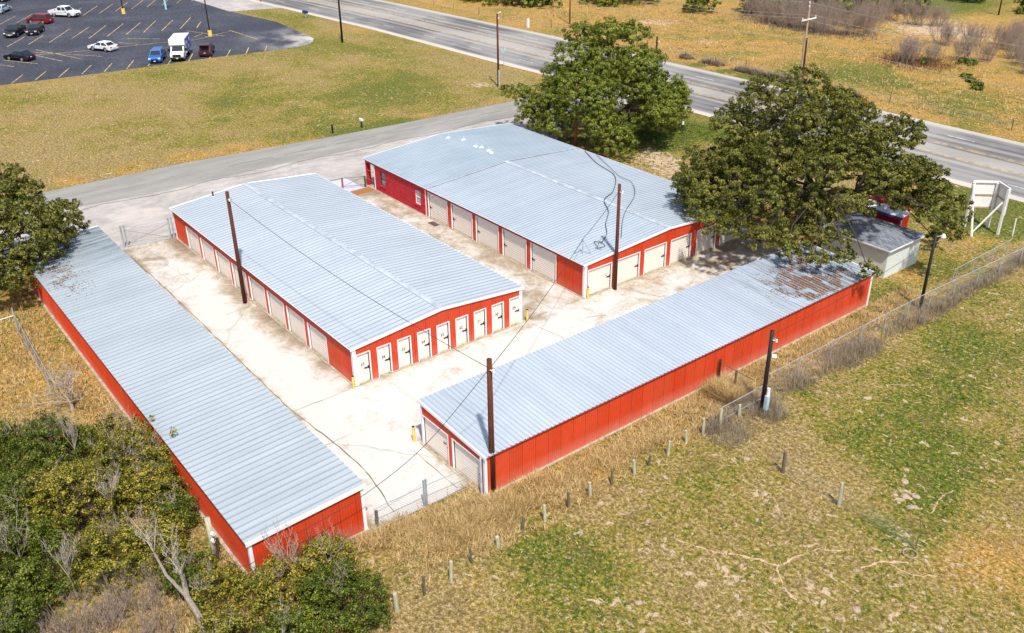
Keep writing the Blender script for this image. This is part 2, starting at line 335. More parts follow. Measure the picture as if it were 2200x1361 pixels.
M['straw'] = leafmat('dry_straw', [(0.1, (0.16, 0.085, 0.02)), (0.5, (0.46, 0.305, 0.115)), (0.95, (0.78, 0.60, 0.31))])
M['weed'] = leafmat('grey_weeds', [(0.1, (0.10, 0.075, 0.05)), (0.5, (0.27, 0.21, 0.15)), (0.95, (0.42, 0.35, 0.25))])
M['green'] = leafmat('green_blades', [(0.1, (0.018, 0.050, 0.004)), (0.5, (0.075, 0.135, 0.008)), (0.95, (0.24, 0.29, 0.025))])
M['rust'] = leafmat('rusty_dead_leaves', [(0.1, (0.07, 0.030, 0.014)), (0.5, (0.19, 0.090, 0.042)), (0.95, (0.36, 0.20, 0.10))])

# ------------------------------------------------------------------ ground sheet
def vnoise(x, y, s, seed):
    r = np.random.default_rng(seed).random((257, 257)); x = np.asarray(x)/s + 1000.3; y = np.asarray(y)/s + 1000.7
    xi = np.floor(x).astype(int); yi = np.floor(y).astype(int); fx = x-xi; fy = y-yi; fx = fx*fx*(3-2*fx); fy = fy*fy*(3-2*fy)
    a = r[xi % 257, yi % 257]; b = r[(xi+1) % 257, yi % 257]; c = r[xi % 257, (yi+1) % 257]; d = r[(xi+1) % 257, (yi+1) % 257]
    return (a*(1-fx)+b*fx)*(1-fy) + (c*(1-fx)+d*fx)*fy
GREEN = [(90.6,-19.5,4,.7),(91.7,-2.6,4,.5),(97.8,-11.2,3,.4),(58.7,-22.9,5,.45),(70.8,-28.7,7,.4),(65.8,-22.5,6,.35),(69.1,-44.3,7,.6),(60.2,-41.1,6,.55),(63.5,-37.3,6,.5),(94.4,-48.3,5,.75),(85,-50,6,.5),
 (49.3,-26.6,1.6,1.1),(49.0,-30,2.0,1.1),(48.6,-33.2,2.0,1.1),(51.5,-25.4,1.5,.5),(-23.6,-18.9,2.6,.7),(-17.9,-18.6,1.5,.6),(-19.2,-22,3.2,.8),(-23.4,-25.5,4,.7),(-26.5,-22.4,3,.9),(-23.7,-33.8,4,.7),(-25.9,-31.9,4,.6),
 (-28.3,-18.7,1.6,1.3),(-27.2,-19.6,1.6,1.2),(-26.2,-20.4,1.5,1.2),(-28.8,-15.7,1.7,1.3),(-29.4,-14.6,1.2,1.1),(-19.5,.3,2.2,.6),(-30.5,-23.9,3,.6),(-31.3,-18.1,2,.5),(-15.9,-14.6,1.2,1),(-17.8,1.3,1.6,.6),
 (27.3,-52.5,1.8,1.5),(25.6,-54.5,3.0,1.1),(28.9,-57.9,3,1.0),(23,-58,4,.8),(45.2,-82.6,1.2,1.6),(40,-82.6,1.2,1.6),(36.3,-82.6,1.2,1.5),(32,-82.9,1.3,1.3),(51,-154.7,9,1.6),(-9.1,-19.7,1,.3),(-15,-38.1,2,1.0),(-13.9,-33.2,1.6,.9),(-17.8,-40.3,2,.6),(-15.5,-46,3,.8),
 (-8.2,-61.5,3,.9),(-9.5,-57,3,1.1),(-14,-60,4,.7),(24.8,-93.6,8,.45),(34.7,-92.2,6,.4),(10,-92,9,.4),(-20.2,-35.4,3,.7),(-20.3,-12,3,.6),(-20.5,-5.9,3,.65),(-21.9,.3,3,.6),(-22,-42,5,.6),(21,-51,2,.7),(24,-47.6,1.5,.9),(-6,-59,3,.6),(-26,-8,5,.35),(-27,-1,5,.4),(-31,-10,5,.35),(20,-64,2,.6)]
ORANGE = [(52.6,3.1,1.7,1),(52.5,-3,1.7,1),(52.6,-9.1,1.7,1),(51.8,-14,1.6,1),(51.4,-18.4,1.4,.9),(50.6,-23,1,.8),(49.8,-38,1,.6),(50.8,-44,1,.6),(63.6,-103.1,12,.8),(78.4,-113.1,14,1),(21.1,-114.8,10,.7),(-34,-15.6,3,.35),(-12.2,-54.1,2.5,1),(-13.5,-45.2,2.5,1),
 (55.8,-111.9,10,.8),(48,-98.6,7,.6),(40.4,-129.3,12,.8),(28.2,-121.1,10,.7),(61.1,-125.3,12,.9),(-7.9,-22.5,2,.5),(-15.1,-25.9,1.6,1),(-15.2,-30,1.6,1),(-15,-34.3,1.6,.9),(-15.2,-21,1.4,.9),(-15.2,-12,1.5,.8),(-15.4,-7,1.4,.7),(-15.8,-2,1.5,.5),(17.6,14.9,4,.9),(20.3,12,2.5,.8),(25,17,5,.7),(91.5,-84.5,5,.6),(110,-82,6,.7),(100,-58.5,2.5,.5),(80,-60,2,.5),(20,-87,8,.5),(60,-90,8,.6),
 (5,-105,10,.7),(40,-108,10,.6),(-3,-92,8,.4),(16,-104,7,.6),(99,-2,1.2,.8),(97,-16,1.2,.8),(96,-30,1.2,.7),(122,-52,3,.6)]
PALE = [(55,-95.7,3,.6),(69.6,-101.4,2.2,1),(73,-99.5,2,1),(38.8,-131.1,7,.8),(32.8,-132.1,7,.7),(56.7,-51.5,1.4,1.1),(20.2,-46.7,1.4,1),(18.4,-47.7,1.6,1),(21.5,-48.8,1.5,.8),(15.7,-46.3,2,.9),(12,-45,2,.8),(-22.7,-4.2,1,.6),(-29.7,-13.9,.7,.9),(-23.7,.5,.8,.7),(-28.3,-17.4,1.1,1.1),(-24.5,-18.5,.5,.8),(-23.2,-15.6,.7,.7),(-26.4,-5.7,.8,.8),(-29.6,-8,.8,.8),(28,-30,6,.35),(-31,-5,1,.7),(-16.1,-19,1,.7)]
def blob(X, Y, L):
    r = np.zeros_like(X)
    for x, y, s, a in L: r += a*np.exp(-((X-x)**2+(Y-y)**2)/(1.3*s*s))
    return r
def zones(X, Y):
    inpast = (Y < 12) & (X < -15.5)
    far = Y < -82
    gz = np.where(inpast, 0.04, np.where(far, 0.14, 0.20)) + 0.55*(vnoise(X, Y, 6, 1)-0.5) + 0.45*(vnoise(X, Y, 2.0, 2)-0.5)
    field = (X > 50) & (Y > -60); gz = gz + np.where(field, np.clip((-Y-12)/60, 0, .16), 0) + np.where(inpast, 0.56, np.where(field, 0.42, 1.0))*np.minimum(blob(X, Y, GREEN), 1.3)
    oz = np.where(far, 0.50, np.where(inpast, 0.06, np.where(field, 0.10, 0.30))) + 0.5*(vnoise(X, Y, 9, 3)-0.5) + blob(X, Y, ORANGE)
    bz = 0.12 + 0.40*(vnoise(X, Y, 3.0, 5)-0.5) + np.where(inpast, 0.55, 1.0)*blob(X, Y, PALE)
    bz = bz - np.where(far, 0.0, 0.04) + np.where(inpast, 0.09, 0)
    return np.clip(gz, 0, 1.5), np.clip(oz, 0, 1.2), np.clip(bz, -.3, 1.2)
def axis_lines(a, b, s, lo, hi):
    c = list(np.arange(a, b+1e-6, s)); st = s
    while c[-1] < hi: st *= 1.18; c.append(c[-1]+st)
    st = s
    while c[0] > lo: st *= 1.18; c.insert(0, c[0]-st)
    return np.array(c)
def grid_sheet(name, gx, gy, z, mat, attrf, keep=None):
    X, Y = np.meshgrid(gx, gy, indexing='ij'); V = np.stack([X, Y, np.full_like(X, z)], -1).reshape(-1, 3)
    nx, ny = X.shape; i, j = np.meshgrid(np.arange(nx-1), np.arange(ny-1), indexing='ij'); q = np.stack([i*ny+j, (i+1)*ny+j, (i+1)*ny+j+1, i*ny+j+1], -1).reshape(-1, 4)
    if keep is not None:
        cx = V[q].mean(1); q = q[keep(cx[:, 0], cx[:, 1])]
        used = np.unique(q); mp_ = -np.ones(len(V), dtype=int); mp_[used] = np.arange(len(used)); q = mp_[q]; V = V[used]
    a = attrf(V[:, 0], V[:, 1]); A = np.ones((len(V), 4)); A[:, 0], A[:, 1], A[:, 2] = a
    o = mesh_np(name, V, 4, mat, None, A, q); tag(o, kind='structure'); return o
grid_sheet('ground', axis_lines(-45, 75, 0.6, -2500, 4000), axis_lines(-110, 30, 0.6, -4000, 2500), 0.0, M['ground'], zones)

# yard slab (with dirt that gathers along the walls and a drain line)
def stain(X, Y):
    s = np.full_like(X, 0.02)
    def near(d, w): return np.clip(1-np.abs(d)/w, 0, 1)
    m1 = (X > -0.3)
    s += 0.62*near(Y-0.0, 2.2)*(X > 0)*(Y > 0) * (0.45+vnoise(X, Y, 1.6, 21))          # along the left wall of the middle block
    s += 0.70*near(Y-6.4, 1.5)*(0.5+vnoise(X, Y, 1.2, 22))                            # along the long left shed
    s += 0.55*near(Y-4.55, 0.5)*(X > -2)*(0.3+vnoise(X, Y, 1.0, 27))
    s += 0.42*((Y < -13.6) & (Y > -19.6) & (X > 0))*(0.4+vnoise(X, Y, 2.2, 23)) + 0.35*near(Y+14.0, 1.8)*(X > -1)
    s += 0.35*near(X+0.3, 0.9)*((Y < 0) & (Y > -37))*(0.3+vnoise(X, Y, 1.3, 24))
    s += 0.60*near(X+7.9, 1.5)*(Y < 0.2)*(0.4+vnoise(X, Y, 1.7, 25))
    s += 0.25*near(Y-0.2, 1.4)*(X < -7)
    s += np.clip((-Y-19)/18, 0, 1)*0.45*(X < 0.5)
    s += 0.30*np.clip((X-24)/7, 0, 1)
    s += 0.25*(vnoise(X, Y, 5, 26)-0.5)
    s -= 0.35*np.exp(-((Y-2.6)**2)/3.0)*(X < 22) + 0.25*np.exp(-((X+4)**2)/6.0)*((Y < 2) & (Y > -17))
    return np.clip(s, -0.2, 1.3), s*0, s*0
grid_sheet('concrete_yard', np.linspace(-12.7, 31.5, 178), np.linspace(-38.4, 6.5, 181), 0.024, M['concrete'], stain,
           lambda x, y: (x > -7.9) | (y > 0.0))

def sheet(name, pts, z, mat, kind='structure'):
    mb = MB(); n = len(pts); mb.add([(x, y, z) for x, y in pts], [tuple(range(n))]); return tag(mb.build(name, mat), kind=kind)
sheet('gravel_apron', [(31.45, 6.6), (31.45, 30), (46.6, 30), (45.4, 5), (44.5, -4), (44.2, -18), (43.5, -32), (42.2, -49), (42.5, -62), (37, -62), (35.6, -52), (33.5, -46), (30, -42.5), (12, -41), (2, -40.6), (-1, -38.3), (31.45, -38.3)], 0.006, M['apron'])
sheet('access_lane', [(50.83, 30), (50.85, 5), (50.6, -8.2), (49.2, -20.5), (48.8, -24), (47.9, -36), (47.2, -50), (48.6, -57), (53, -61.4), (37, -63.2), (41.6, -58), (41.3, -48.7), (42.7, -32), (43.1, -20.8), (43.6, -17.6), (43.5, -3.6), (44.6, 5), (45.5, 30)], 0.012, M['lane'])
sheet('parking_lot', [(104, 60), (101.0, 4.8), (100.25, -0.7), (98.2, -14.2), (97.25, -29.5), (95.1, -43.1), (96.3, -46.8), (99.8, -48.9), (117.2, -50.6), (134, -48.4), (151, -48.1), (240, -40), (240, 60)], 0.012, M['lot'])
sheet('driveway', [(133, -48.3), (152, -48), (160, -55.2), (129.5, -58.2), (131.5, -53)], 0.016, M['apron'])
NE = [(-300, -84), (-80, -66.5), (-11, -64.1), (30, -63.4), (64, -61.2), (100, -60), (132, -57.4), (220, -49), (500, -20)]
FE = [(-300, -92), (-80, -82.6), (-11, -81.8), (31, -81.1), (75, -80), (118, -77.3), (150, -74.5), (240, -65), (520, -38)]
def along(L, t): i = min(int(t), len(L)-2); f = t-i; return (L[i][0]*(1-f)+L[i+1][0]*f, L[i][1]*(1-f)+L[i+1][1]*f)
me = bpy.data.meshes.new('highway'); NS = 4; V = []; UV = []
T = np.linspace(0, len(NE)-1, (len(NE)-1)*6+1)
for tt in T:
    a, b = along(NE, tt), along(FE, tt)
    for k_ in range(NS+1):
        f = k_/NS; V.append((a[0]*(1-f)+b[0]*f, a[1]*(1-f)+b[1]*f, 0.020)); UV.append((tt, f))
Fc = [(i*(NS+1)+k_, i*(NS+1)+k_+1, (i+1)*(NS+1)+k_+1, (i+1)*(NS+1)+k_) for i in range(len(T)-1) for k_ in range(NS)]
me.from_pydata(V, [], Fc); uvl = me.uv_layers.new(name='UVMap')
for lp in me.loops: uvl.data[lp.index].uv = UV[lp.vertex_index]
me.materials.append(M['highway']); hw = bpy.data.objects.new('highway', me); col.objects.link(hw); tag(hw, kind='structure')

def strip(mb, x0, y0, x1, y1, w, z):
    d = Vector((x1-x0, y1-y0)).normalized(); n = Vector((-d.y, d.x))*w/2
    mb.add([(x0+n.x, y0+n.y, z), (x0-n.x, y0-n.y, z), (x1-n.x, y1-n.y, z), (x1+n.x, y1+n.y, z)], [(0, 1, 2, 3)])
def hwpt(x, f):
    def yat(L):
        for (a, b), (c, d) in zip(L, L[1:]):
            if a <= x <= c: return b+(d-b)*(x-a)/(c-a)
    return yat(NE)*(1-f)+yat(FE)*f
mb = MB()
for x in np.arange(-60, 200, 12.2):
    for f in (0.205, 0.80): strip(mb, x, hwpt(x, f), x+3.2, hwpt(x+3.2, f), 0.18, 0.028)
tag(mb.build('white_lane_dashes', M['wline']), kind='structure')
mb = MB()
for f in (0.405, 0.425, 0.605, 0.625):
    for x in np.arange(-90, 200, 10.0): strip(mb, x, hwpt(x, f), x+10, hwpt(x+10, f), 0.13, 0.028)
tag(mb.build('yellow_lane_lines', M['line']), kind='structure')
LINES = [(100.2,-2.1,104.9,-4.8),(100.0,-5.2,104.8,-7.9),(99.6,-8.3,104.6,-11.1),(99.4,-11.4,104.3,-14.2),(98.7,-14.4,103.5,-17.0),(98.3,-17.5,103.5,-20.3),(98.1,-20.6,103.2,-23.4),(97.6,-23.5,102.8,-26.3),(97.2,-26.5,101.8,-28.9),(96.6,-29.5,101.4,-32.1),(96.2,-32.1,100.6,-34.6),(96.4,-35.4,100.3,-37.6),(96.2,-38.5,99.6,-40.4),
 (127.2,-7.6,134.1,-11.9),(126.7,-10.7,133.0,-14.6),(126.0,-13.8,136.0,-19.8),(126.7,-17.5,135.2,-22.8),(125.0,-19.9,134.8,-25.7),(124.8,-22.9,134.5,-28.7),(124.2,-25.9,133.7,-31.6),(123.8,-28.7,133.3,-34.2),(123.3,-31.7,131.9,-36.9),(122.8,-34.8,132.1,-40.3),(121.7,-37.4,126.8,-40.2),
 (121.6,-10.6,109.8,-14.3),(119.8,-9.9,109.4,-17.4),(118.4,-6.7,115.1,-17.5),(113.9,-3.6,111.2,-5.0),(117.1,-4.7,110.9,-8.2),(117.3,-9.5,110.2,-11.6),(114.7,-21.5,113.1,-29.7),(118.2,-22.7,114.9,-24.7),(120.6,-24.9,116.6,-29.0),(111.6,-30.2,112.8,-37.8),(120.4,-34.9,111.5,-38.3),(116.0,-40.9,105.2,-41.4),(112.9,-35.3,114.8,-40.8),(114.2,-34.0,116.1,-36.3)]
mb = MB()
for l in LINES: strip(mb, *l, 0.14, 0.02)
for i_ in range(14): strip(mb, 147+i_*0.2, -10-i_*3.1, 156+i_*0.2, -15.4-i_*3.1, 0.12, 0.02)
for i_ in range(6): strip(mb, 104.9, 1.0+i_*3.1, 100.4, 3.7+i_*3.1, 0.14, 0.02)
tag(mb.build('parking_bay_lines', M['line']), kind='structure')
sheet('entrance_slab', [(31.6, -18.9), (31.6, -13.9), (35.2, -14.3), (35.2, -18.9)], 0.016, M['lilac'])
sheet('brown_threshold', [(30.2, -19.4), (30.2, -16.0), (31.5, -16.0), (31.5, -19.4)], 0.030, M['orangepole'])
mb = MB()
def track(L, w):
    P = [L[0]]
    for a, b in zip(L, L[1:]):
        for k_ in range(1, 7): f = k_/6; P.append((a[0]+(b[0]-a[0])*f+R.uniform(-.07, .07), a[1]+(b[1]-a[1])*f+R.uniform(-.07, .07)))
    for a, b in zip(P, P[1:]): strip(mb, a[0], a[1], b[0], b[1], w*.6*R.uniform(.3, 1.5), 0.005+R.uniform(0, .002))
track([(-25.03, -6.54), (-26.2, -7.4), (-27.10, -7.67), (-27.24, -8.92)], .16); track([(-27.1, -7.67), (-28.05, -6.79), (-29.0, -6.6)], .12); track([(-29.65, -10.74), (-30.0, -11.9), (-30.94, -12.85)], .2); track([(-22.4, -5.2), (-23.9, -5.8), (-24.9, -6.3)], .10); track([(-30.4, -12.0), (-31.5, -12.2), (-32.2, -13.0)], .14); track([(-27.2, -8.9), (-27.6, -10.2), (-28.4, -11)], .10); track([(-29.6, -17.0), (-29.2, -18.6), (-29.3, -19.6)], .10); track([(-21.3, -26.5), (-22.3, -27.6)], .10)
tag(mb.build('bare_soil_tracks', plain('bare_soil', (0.56, 0.39, 0.26), 0.95, var=0.35, scale=6)), kind='structure')
# drain line and joints in the yard slab
mb = MB()
def crack(L, w=0.05, jit=0.10):
    P = [L[0]]
    for a, b in zip(L, L[1:]):
        n_ = max(2, int(math.hypot(b[0]-a[0], b[1]-a[1])/0.6))
        for k_ in range(1, n_+1): f = k_/n_; P.append((a[0]+(b[0]-a[0])*f+R.uniform(-jit, jit), a[1]+(b[1]-a[1])*f+R.uniform(-jit, jit)))
    for a, b in zip(P, P[1:]): strip(mb, a[0], a[1], b[0], b[1], w*R.uniform(.5, 1.3), 0.029)
crack([(29.6, 4.5), (19.2, 4.4), (9, 4.45), (0, 4.5), (-4, 4.1), (-8.2, 4.0), (-12, 4.6)], .07, .05); crack([(-0.1, 0.34), (-0.1, 4.5)], .05, .04); crack([(14.9, .4), (14.7, 2.6)], .05); crack([(-0.3, -14.0), (-4.6, -14.4), (-7.8, -14.3)], .035); crack([(-0.4, -22.9), (-3.6, -24.2)], .05); crack([(-2.4, -17.6), (-3.0, -18.9)], .05)
crack([(-8.2, 0.9), (-12.5, 0.9)], .05, .02); crack([(0.1, -16.6), (10, -16.4), (20, -16.7)], .03, .06)
crack([(-4.6, 6.2), (-4.4, 3)], .04); crack([(22, 2.4), (30, 2.9)], .03)
tag(mb.build('slab_joints', plain('dirty_joint', (0.20, 0.155, 0.105), 0.95)), kind='structure')
# cracks in the lane edge
mb = MB(); p = (44.4, 6.0)
for tt in range(46):
    q = (43.4+0.35*math.sin(tt*0.7)+R.uniform(-.15, .15)-(tt/46)*1.6, 5-tt*1.2); strip(mb, p[0], p[1], q[0], q[1], 0.07, 0.018); p = q
p = (47.0, -10)
for tt in range(30):
    q = (46.6-tt*0.07+R.uniform(-.12, .12), -11.2-tt*1.25)
    if tt % 5: strip(mb, p[0], p[1], q[0], q[1], 0.06, 0.018)
    p = q
tag(mb.build('pavement_cracks', M['black']), kind='structure')

# ------------------------------------------------------------------ buildings
RP = 0.305
def rib_profile(L, amp=0.045, per=RP):
    P = [(0.0, 0.0)]; x = 0.0
    while x < L-1e-6:
        for f, h in ((1-0.105/per if per > .2 else .6, 0), (1-0.080/per if per > .2 else .7, amp), (1-0.035/per if per > .2 else .9, amp), (1-0.010/per if per > .2 else .99, 0)):
            if x+f*per < L: P.append((x+f*per, h))
        x += per
    P.append((L, 0.0)); return P
def ribbed_roof(name, mat, parent, axis, a0, a1, cross, amp=0.045, per=RP):
    """ribs stand every per metres along `axis` from a0 to a1; cross = [(u, z)...] across the slope"""
    prof = rib_profile(a1-a0, amp, per); V = []; n = len(cross)
    for s_, h in prof:
        for u, z in cross:
            V.append((a0+s_, u, z+h) if axis == 'x' else (u, a0+s_, z+h))
    Fc = [(i*n+j, i*n+j+1, (i+1)*n+j+1, (i+1)*n+j) for i in range(len(prof)-1) for j in range(n-1)]
    mb = MB(); mb.v = V; mb.f = Fc
    m2 = len(V)                                                     # underside
    lo = [(a0, u, z-0.05) if axis == 'x' else (u, a0, z-0.05) for u, z in cross] + [(a1, u, z-0.05) if axis == 'x' else (u, a1, z-0.05) for u, z in cross]
    mb.v += lo; mb.f += [(m2+j, m2+j+1, m2+n+j+1, m2+n+j) for j in range(n-1)]
    return mb.build(name, mat, parent)
def wall(parent, mat, p0, d, nrm, L, top, openings=(), name='wall', z0=0.0, per=0.1523, amp=0.015):
    """ribbed wall running L metres from p0 along d, outward normal nrm; openings (t0, t1, sill, head)"""
    cuts = {0.0, L}
    for x_, h in rib_profile(L, amp, per): cuts.add(round(x_, 4))
    for o_ in openings: cuts |= {round(o_[0], 4), round(o_[1], 4)}
    if callable(top): cuts |= {round(L*0.5, 4)}
    C_ = sorted(cuts); prof = rib_profile(L, amp, per); px = [a for a, b in prof]; ph = [b for a, b in prof]
    tp = top if callable(top) else (lambda t_: top)
    off = lambda t_: float(np.interp(t_, px, ph))
    P = lambda t_, z_, e=0: (p0[0]+d[0]*t_+nrm[0]*(off(t_)+e), p0[1]+d[1]*t_+nrm[1]*(off(t_)+e), z_)
    mb = MB()
    for a, b in zip(C_, C_[1:]):
        m_ = (a+b)/2; segs = [(z0, None)]
        for (t0, t1, s_, h_) in openings:
            if t0 < m_ < t1: segs = [(h_, None)] + ([(z0, s_)] if s_ > z0+0.02 else [])
        for lo, hi in segs:
            za, zb = (tp(a), tp(b)) if hi is None else (hi, hi)
            mb.add([P(a, lo), P(b, lo), P(b, zb), P(a, za)], [(0, 1, 2, 3)])
    return mb.build(name, mat, parent)
def num_mesh(txt, size, mat, parent, M4):
    cu = bpy.data.curves.new('num', 'FONT'); cu.body = txt; cu.size = size; cu.align_x = 'CENTER'; cu.extrude = 0.004
    ob = bpy.data.objects.new('num', cu); col.objects.link(ob); bpy.context.view_layer.update()
    me = bpy.data.meshes.new_from_object(ob); bpy.data.objects.remove(ob)
    me.transform(M4); me.materials.clear(); me.materials.append(mat)
    o = bpy.data.objects.new('door_number', me); col.objects.link(o); o.parent = parent; return o
DM = {}
def rollup(parent, p0, d, nrm, t0, t1, head, sill=0.08, num=None, gap=1, latch=True, size=0.30, numcol='black'):
    """a curtain door set back in its opening, pale frame, black strip as jamb shade on the side `gap`"""
    w = t1-t0; org = (p0[0]+d[0]*t0, p0[1]+d[1]*t0)
    X = Matrix(((d[0], nrm[0], 0, org[0]), (d[1], nrm[1], 0, org[1]), (0, 0, 1, 0), (0, 0, 0, 1)))
    mb = MB(); zs = sill; out = []; k_ = 0
    while zs < head-1e-3:
        z1 = min(zs+0.085, head); dz = 0.012 if k_ % 2 else 0.0
        mb.box((0.02, -0.13, zs), (w-0.02, -0.10+dz, z1)); zs = z1; k_ += 1
    dr = mb.xf(X).build('roll_up_door', M['door'], parent)
    fr = MB(); e = 0.05
    fr.box((-e, -0.14, 0.0), (0.012, 0.032, head+e)); fr.box((w-0.012, -0.14, 0.0), (w+e, 0.032, head+e)); fr.box((0.012, -0.14, head), (w-0.012, 0.032, head+e))
    fr.xf(X).build('door_frame', M['trim'], dr)
    g_ = MB(); gx = 0.014 if gap == 0 else w-0.014-0.055; g_.box((gx, -0.098, sill), (gx+0.055, -0.078, head-0.02)); g_.xf(X).build('door_guide', M['black'], dr)  # black strip stands in for the shaded jamb of the recess
    s_ = MB(); s_.box((0.012, -0.14, 0.024), (w-0.012, 0.05, sill-0.002)); s_.xf(X).build('door_sill', M['sill'], dr)
    if latch:
        l_ = MB()
        if gap == 1: l_.box((w-0.42, -0.085, 1.02), (w-0.10, -0.045, 1.10)); l_.box((w-0.14, -0.085, 0.98), (w-0.08, -0.04, 1.15))
        else: l_.box((w-0.20, -0.085, 1.05), (w-0.10, -0.045, 1.12))
        l_.xf(X).build('latch', M['black'], dr)
    if num:
        # text lies in XY facing +Z; stand it up facing the outward normal
        cxn = 0.5*w-0.03 if w < 1.5 else w-0.45
        B_ = Matrix(((-1, 0, 0, cxn), (0, 0, 1, -0.082), (0, 1, 0, 1.25 if w < 1.5 else 1.15), (0, 0, 0, 1)))
        flip = (Vector((d[0], d[1], 0)).cross(Vector((nrm[0], nrm[1], 0)))).z > 0
        if not flip: B_ = Matrix(((1, 0, 0, cxn), (0, 0, 1, -0.082), (0, 1, 0, 1.25 if w < 1.5 else 1.15), (0, 0, 0, 1)))
        num_mesh(num, size, M['black'], dr, X @ B_)
    return dr
M['sill'] = plain('dirty_door_sill', (0.36, 0.30, 0.21), 0.9, var=0.5, scale=5)
M['footing'] = plain('dirty_footing', (0.42, 0.36, 0.28), 0.9, var=0.4)

# middle block (the one with nine narrow numbered doors on its end)
B = empty('storage_building', (0, 0, 0), 'red storage building in the middle with nine narrow numbered doors on its near end', 'storage building')
EH, RH = 2.75, 3.33
left_op = [(3.6+3.143*k_, 6.2+3.143*k_, 0.0, 2.06) for k_ in range(8)]
wall(B, M['red'], (0, 0), (1, 0), (0, 1), 31.1, EH, left_op)
for o_ in left_op: rollup(B, (0, 0), (1, 0), (0, 1), o_[0], o_[1], o_[3], gap=1, latch=False)
for o_ in left_op:
    pass
front_op = [(0.22+1.535*k_, 1.17+1.535*k_, 0.0, 2.2) for k_ in range(9)]
gB = lambda t_: EH + (RH-EH)*(1-abs(t_-6.78)/6.78)
wall(B, M['red'], (0, 0), (0, -1), (-1, 0), 13.56, gB, front_op)
for k_, o_ in enumerate(front_op): rollup(B, (0, 0), (0, -1), (-1, 0), o_[0], o_[1], o_[3], num=str(37-k_), gap=1)
wall(B, M['red'], (0, -13.56), (1, 0), (0, -1), 31.1, EH)
wall(B, M['red'], (31.1, 0), (0, -1), (1, 0), 13.56, gB)
ribbed_roof('roof', M['roofB'], B, 'x', -0.10, 31.2, [(0.17, EH+0.03), (-6.78, RH+0.07), (-13.73, EH+0.03)], per=0.457)
def ridge_cap(parent, x0, x1, yc, z, slope, hw_=0.22):
    mb = MB(); x = x0
    while x < x1-0.01:
        e_ = min(x+RP, x1); dz = 0.006*(int((x-x0)/RP) % 2)
        mb.add([(x, yc+hw_, z-hw_*slope+dz), (x, yc, z+dz), (x, yc-hw_, z-hw_*slope+dz), (e_, yc+hw_, z-hw_*slope+dz), (e_, yc, z+dz), (e_, yc-hw_, z-hw_*slope+dz),
                (x, yc+hw_, z-hw_*slope-0.04), (e_, yc+hw_, z-hw_*slope-0.04), (x, yc-hw_, z-hw_*slope-0.04), (e_, yc-hw_, z-hw_*slope-0.04)],
               [(0, 1, 4, 3), (1, 2, 5, 4), (6, 0, 3, 7), (2, 8, 9, 5)]); x = e_
    return mb.build('ridge_cap', M['cap'], parent)
ridge_cap(B, -0.12, 31.2, -6.78, RH+0.125, 0.083)
def gable_trim(parent, x, y0, y1, ze, zr, out, h=0.17, name='fascia'):
    ym = (y0+y1)/2; xa, xb = (x, x+out*0.05)
    mb = MB()
    for (ya, za), (yb, zb) in (((y0, ze), (ym, zr)), ((ym, zr), (y1, ze))):
        mb.hull8([(xa, ya, za-h), (xb, ya, za-h), (xb, yb, zb-h), (xa, yb, zb-h), (xa, ya, za), (xb, ya, za), (xb, yb, zb), (xa, yb, zb)])
    return mb.build(name, M['trim'], parent)
gable_trim(B, -0.06, 0.19, -13.75, EH+0.09, RH+0.13, -1); gable_trim(B, 31.16, 0.19, -13.75, EH+0.09, RH+0.13, 1)
def cpost(parent, x, y, h, sx, sy, w=0.15, mat='trim', name='corner_trim'):
    mb = MB(); x0, x1 = sorted((x+sx*0.035, x-sx*w)); y0, y1 = sorted((y+sy*0.035, y-sy*w)); mb.box((x0, y0, 0.0), (x1, y1, h)); return mb.build(name, M[mat], parent)
def eave_trim(parent, axis, a0, a1, u, z, out):
    mb = MB(); u0, u1 = sorted((u, u+out*0.03))
    mb.box((a0, u0, z-0.05), (a1, u1, z)) if axis == 'x' else mb.box((u0, a0, z-0.05), (u1, a1, z)); mb.build('eave_trim', M['trim'], parent)
    mb = MB(); u2, u3 = sorted((u-out*0.17, u-out*0.04))
    mb.box((a0+0.1, u2, z-0.17), (a1-0.1, u3, z-0.055)) if axis == 'x' else mb.box((u2, a0+0.1, z-0.17), (u3, a1-0.1, z-0.055)); mb.build('eave_header', M['header'], parent)
for a_, b_, s1_, s2_ in ((0, 0, -1, 1), (0, -13.56, -1, -1), (31.1, 0, 1, 1), (31.1, -13.56, 1, -1)): cpost(B, a_, b_, EH, s1_, s2_, 0.20 if a_ == 0 else 0.1)
eave_trim(B, 'x', -0.1, 31.2, 0.172, EH+0.05, 1); eave_trim(B, 'x', -0.1, 31.2, -13.732, EH+0.05, -1)
def footing(parent, x0, x1, y0, y1, e=0.13):
    mb = MB(); mb.box((x0-e, y0-e, -0.1), (x1+e, y1+e, 0.062)); return mb.build('footing', M['footing'], parent)
footing(B, 0, 31.1, -13.56, 0)
mb = MB(); mb.tube([(30.7, -3.6, 3.0), (30.7, -3.6, 3.55)], 0.07, 8); mb.build('vent_pipe', M['darkpole'], B); mb = MB(); mb.tube([(30.7, -3.6, 2.98), (30.7, -3.6, 3.14)], [0.22, 0.1], 10); mb.build('vent_flashing', M['white'], B)

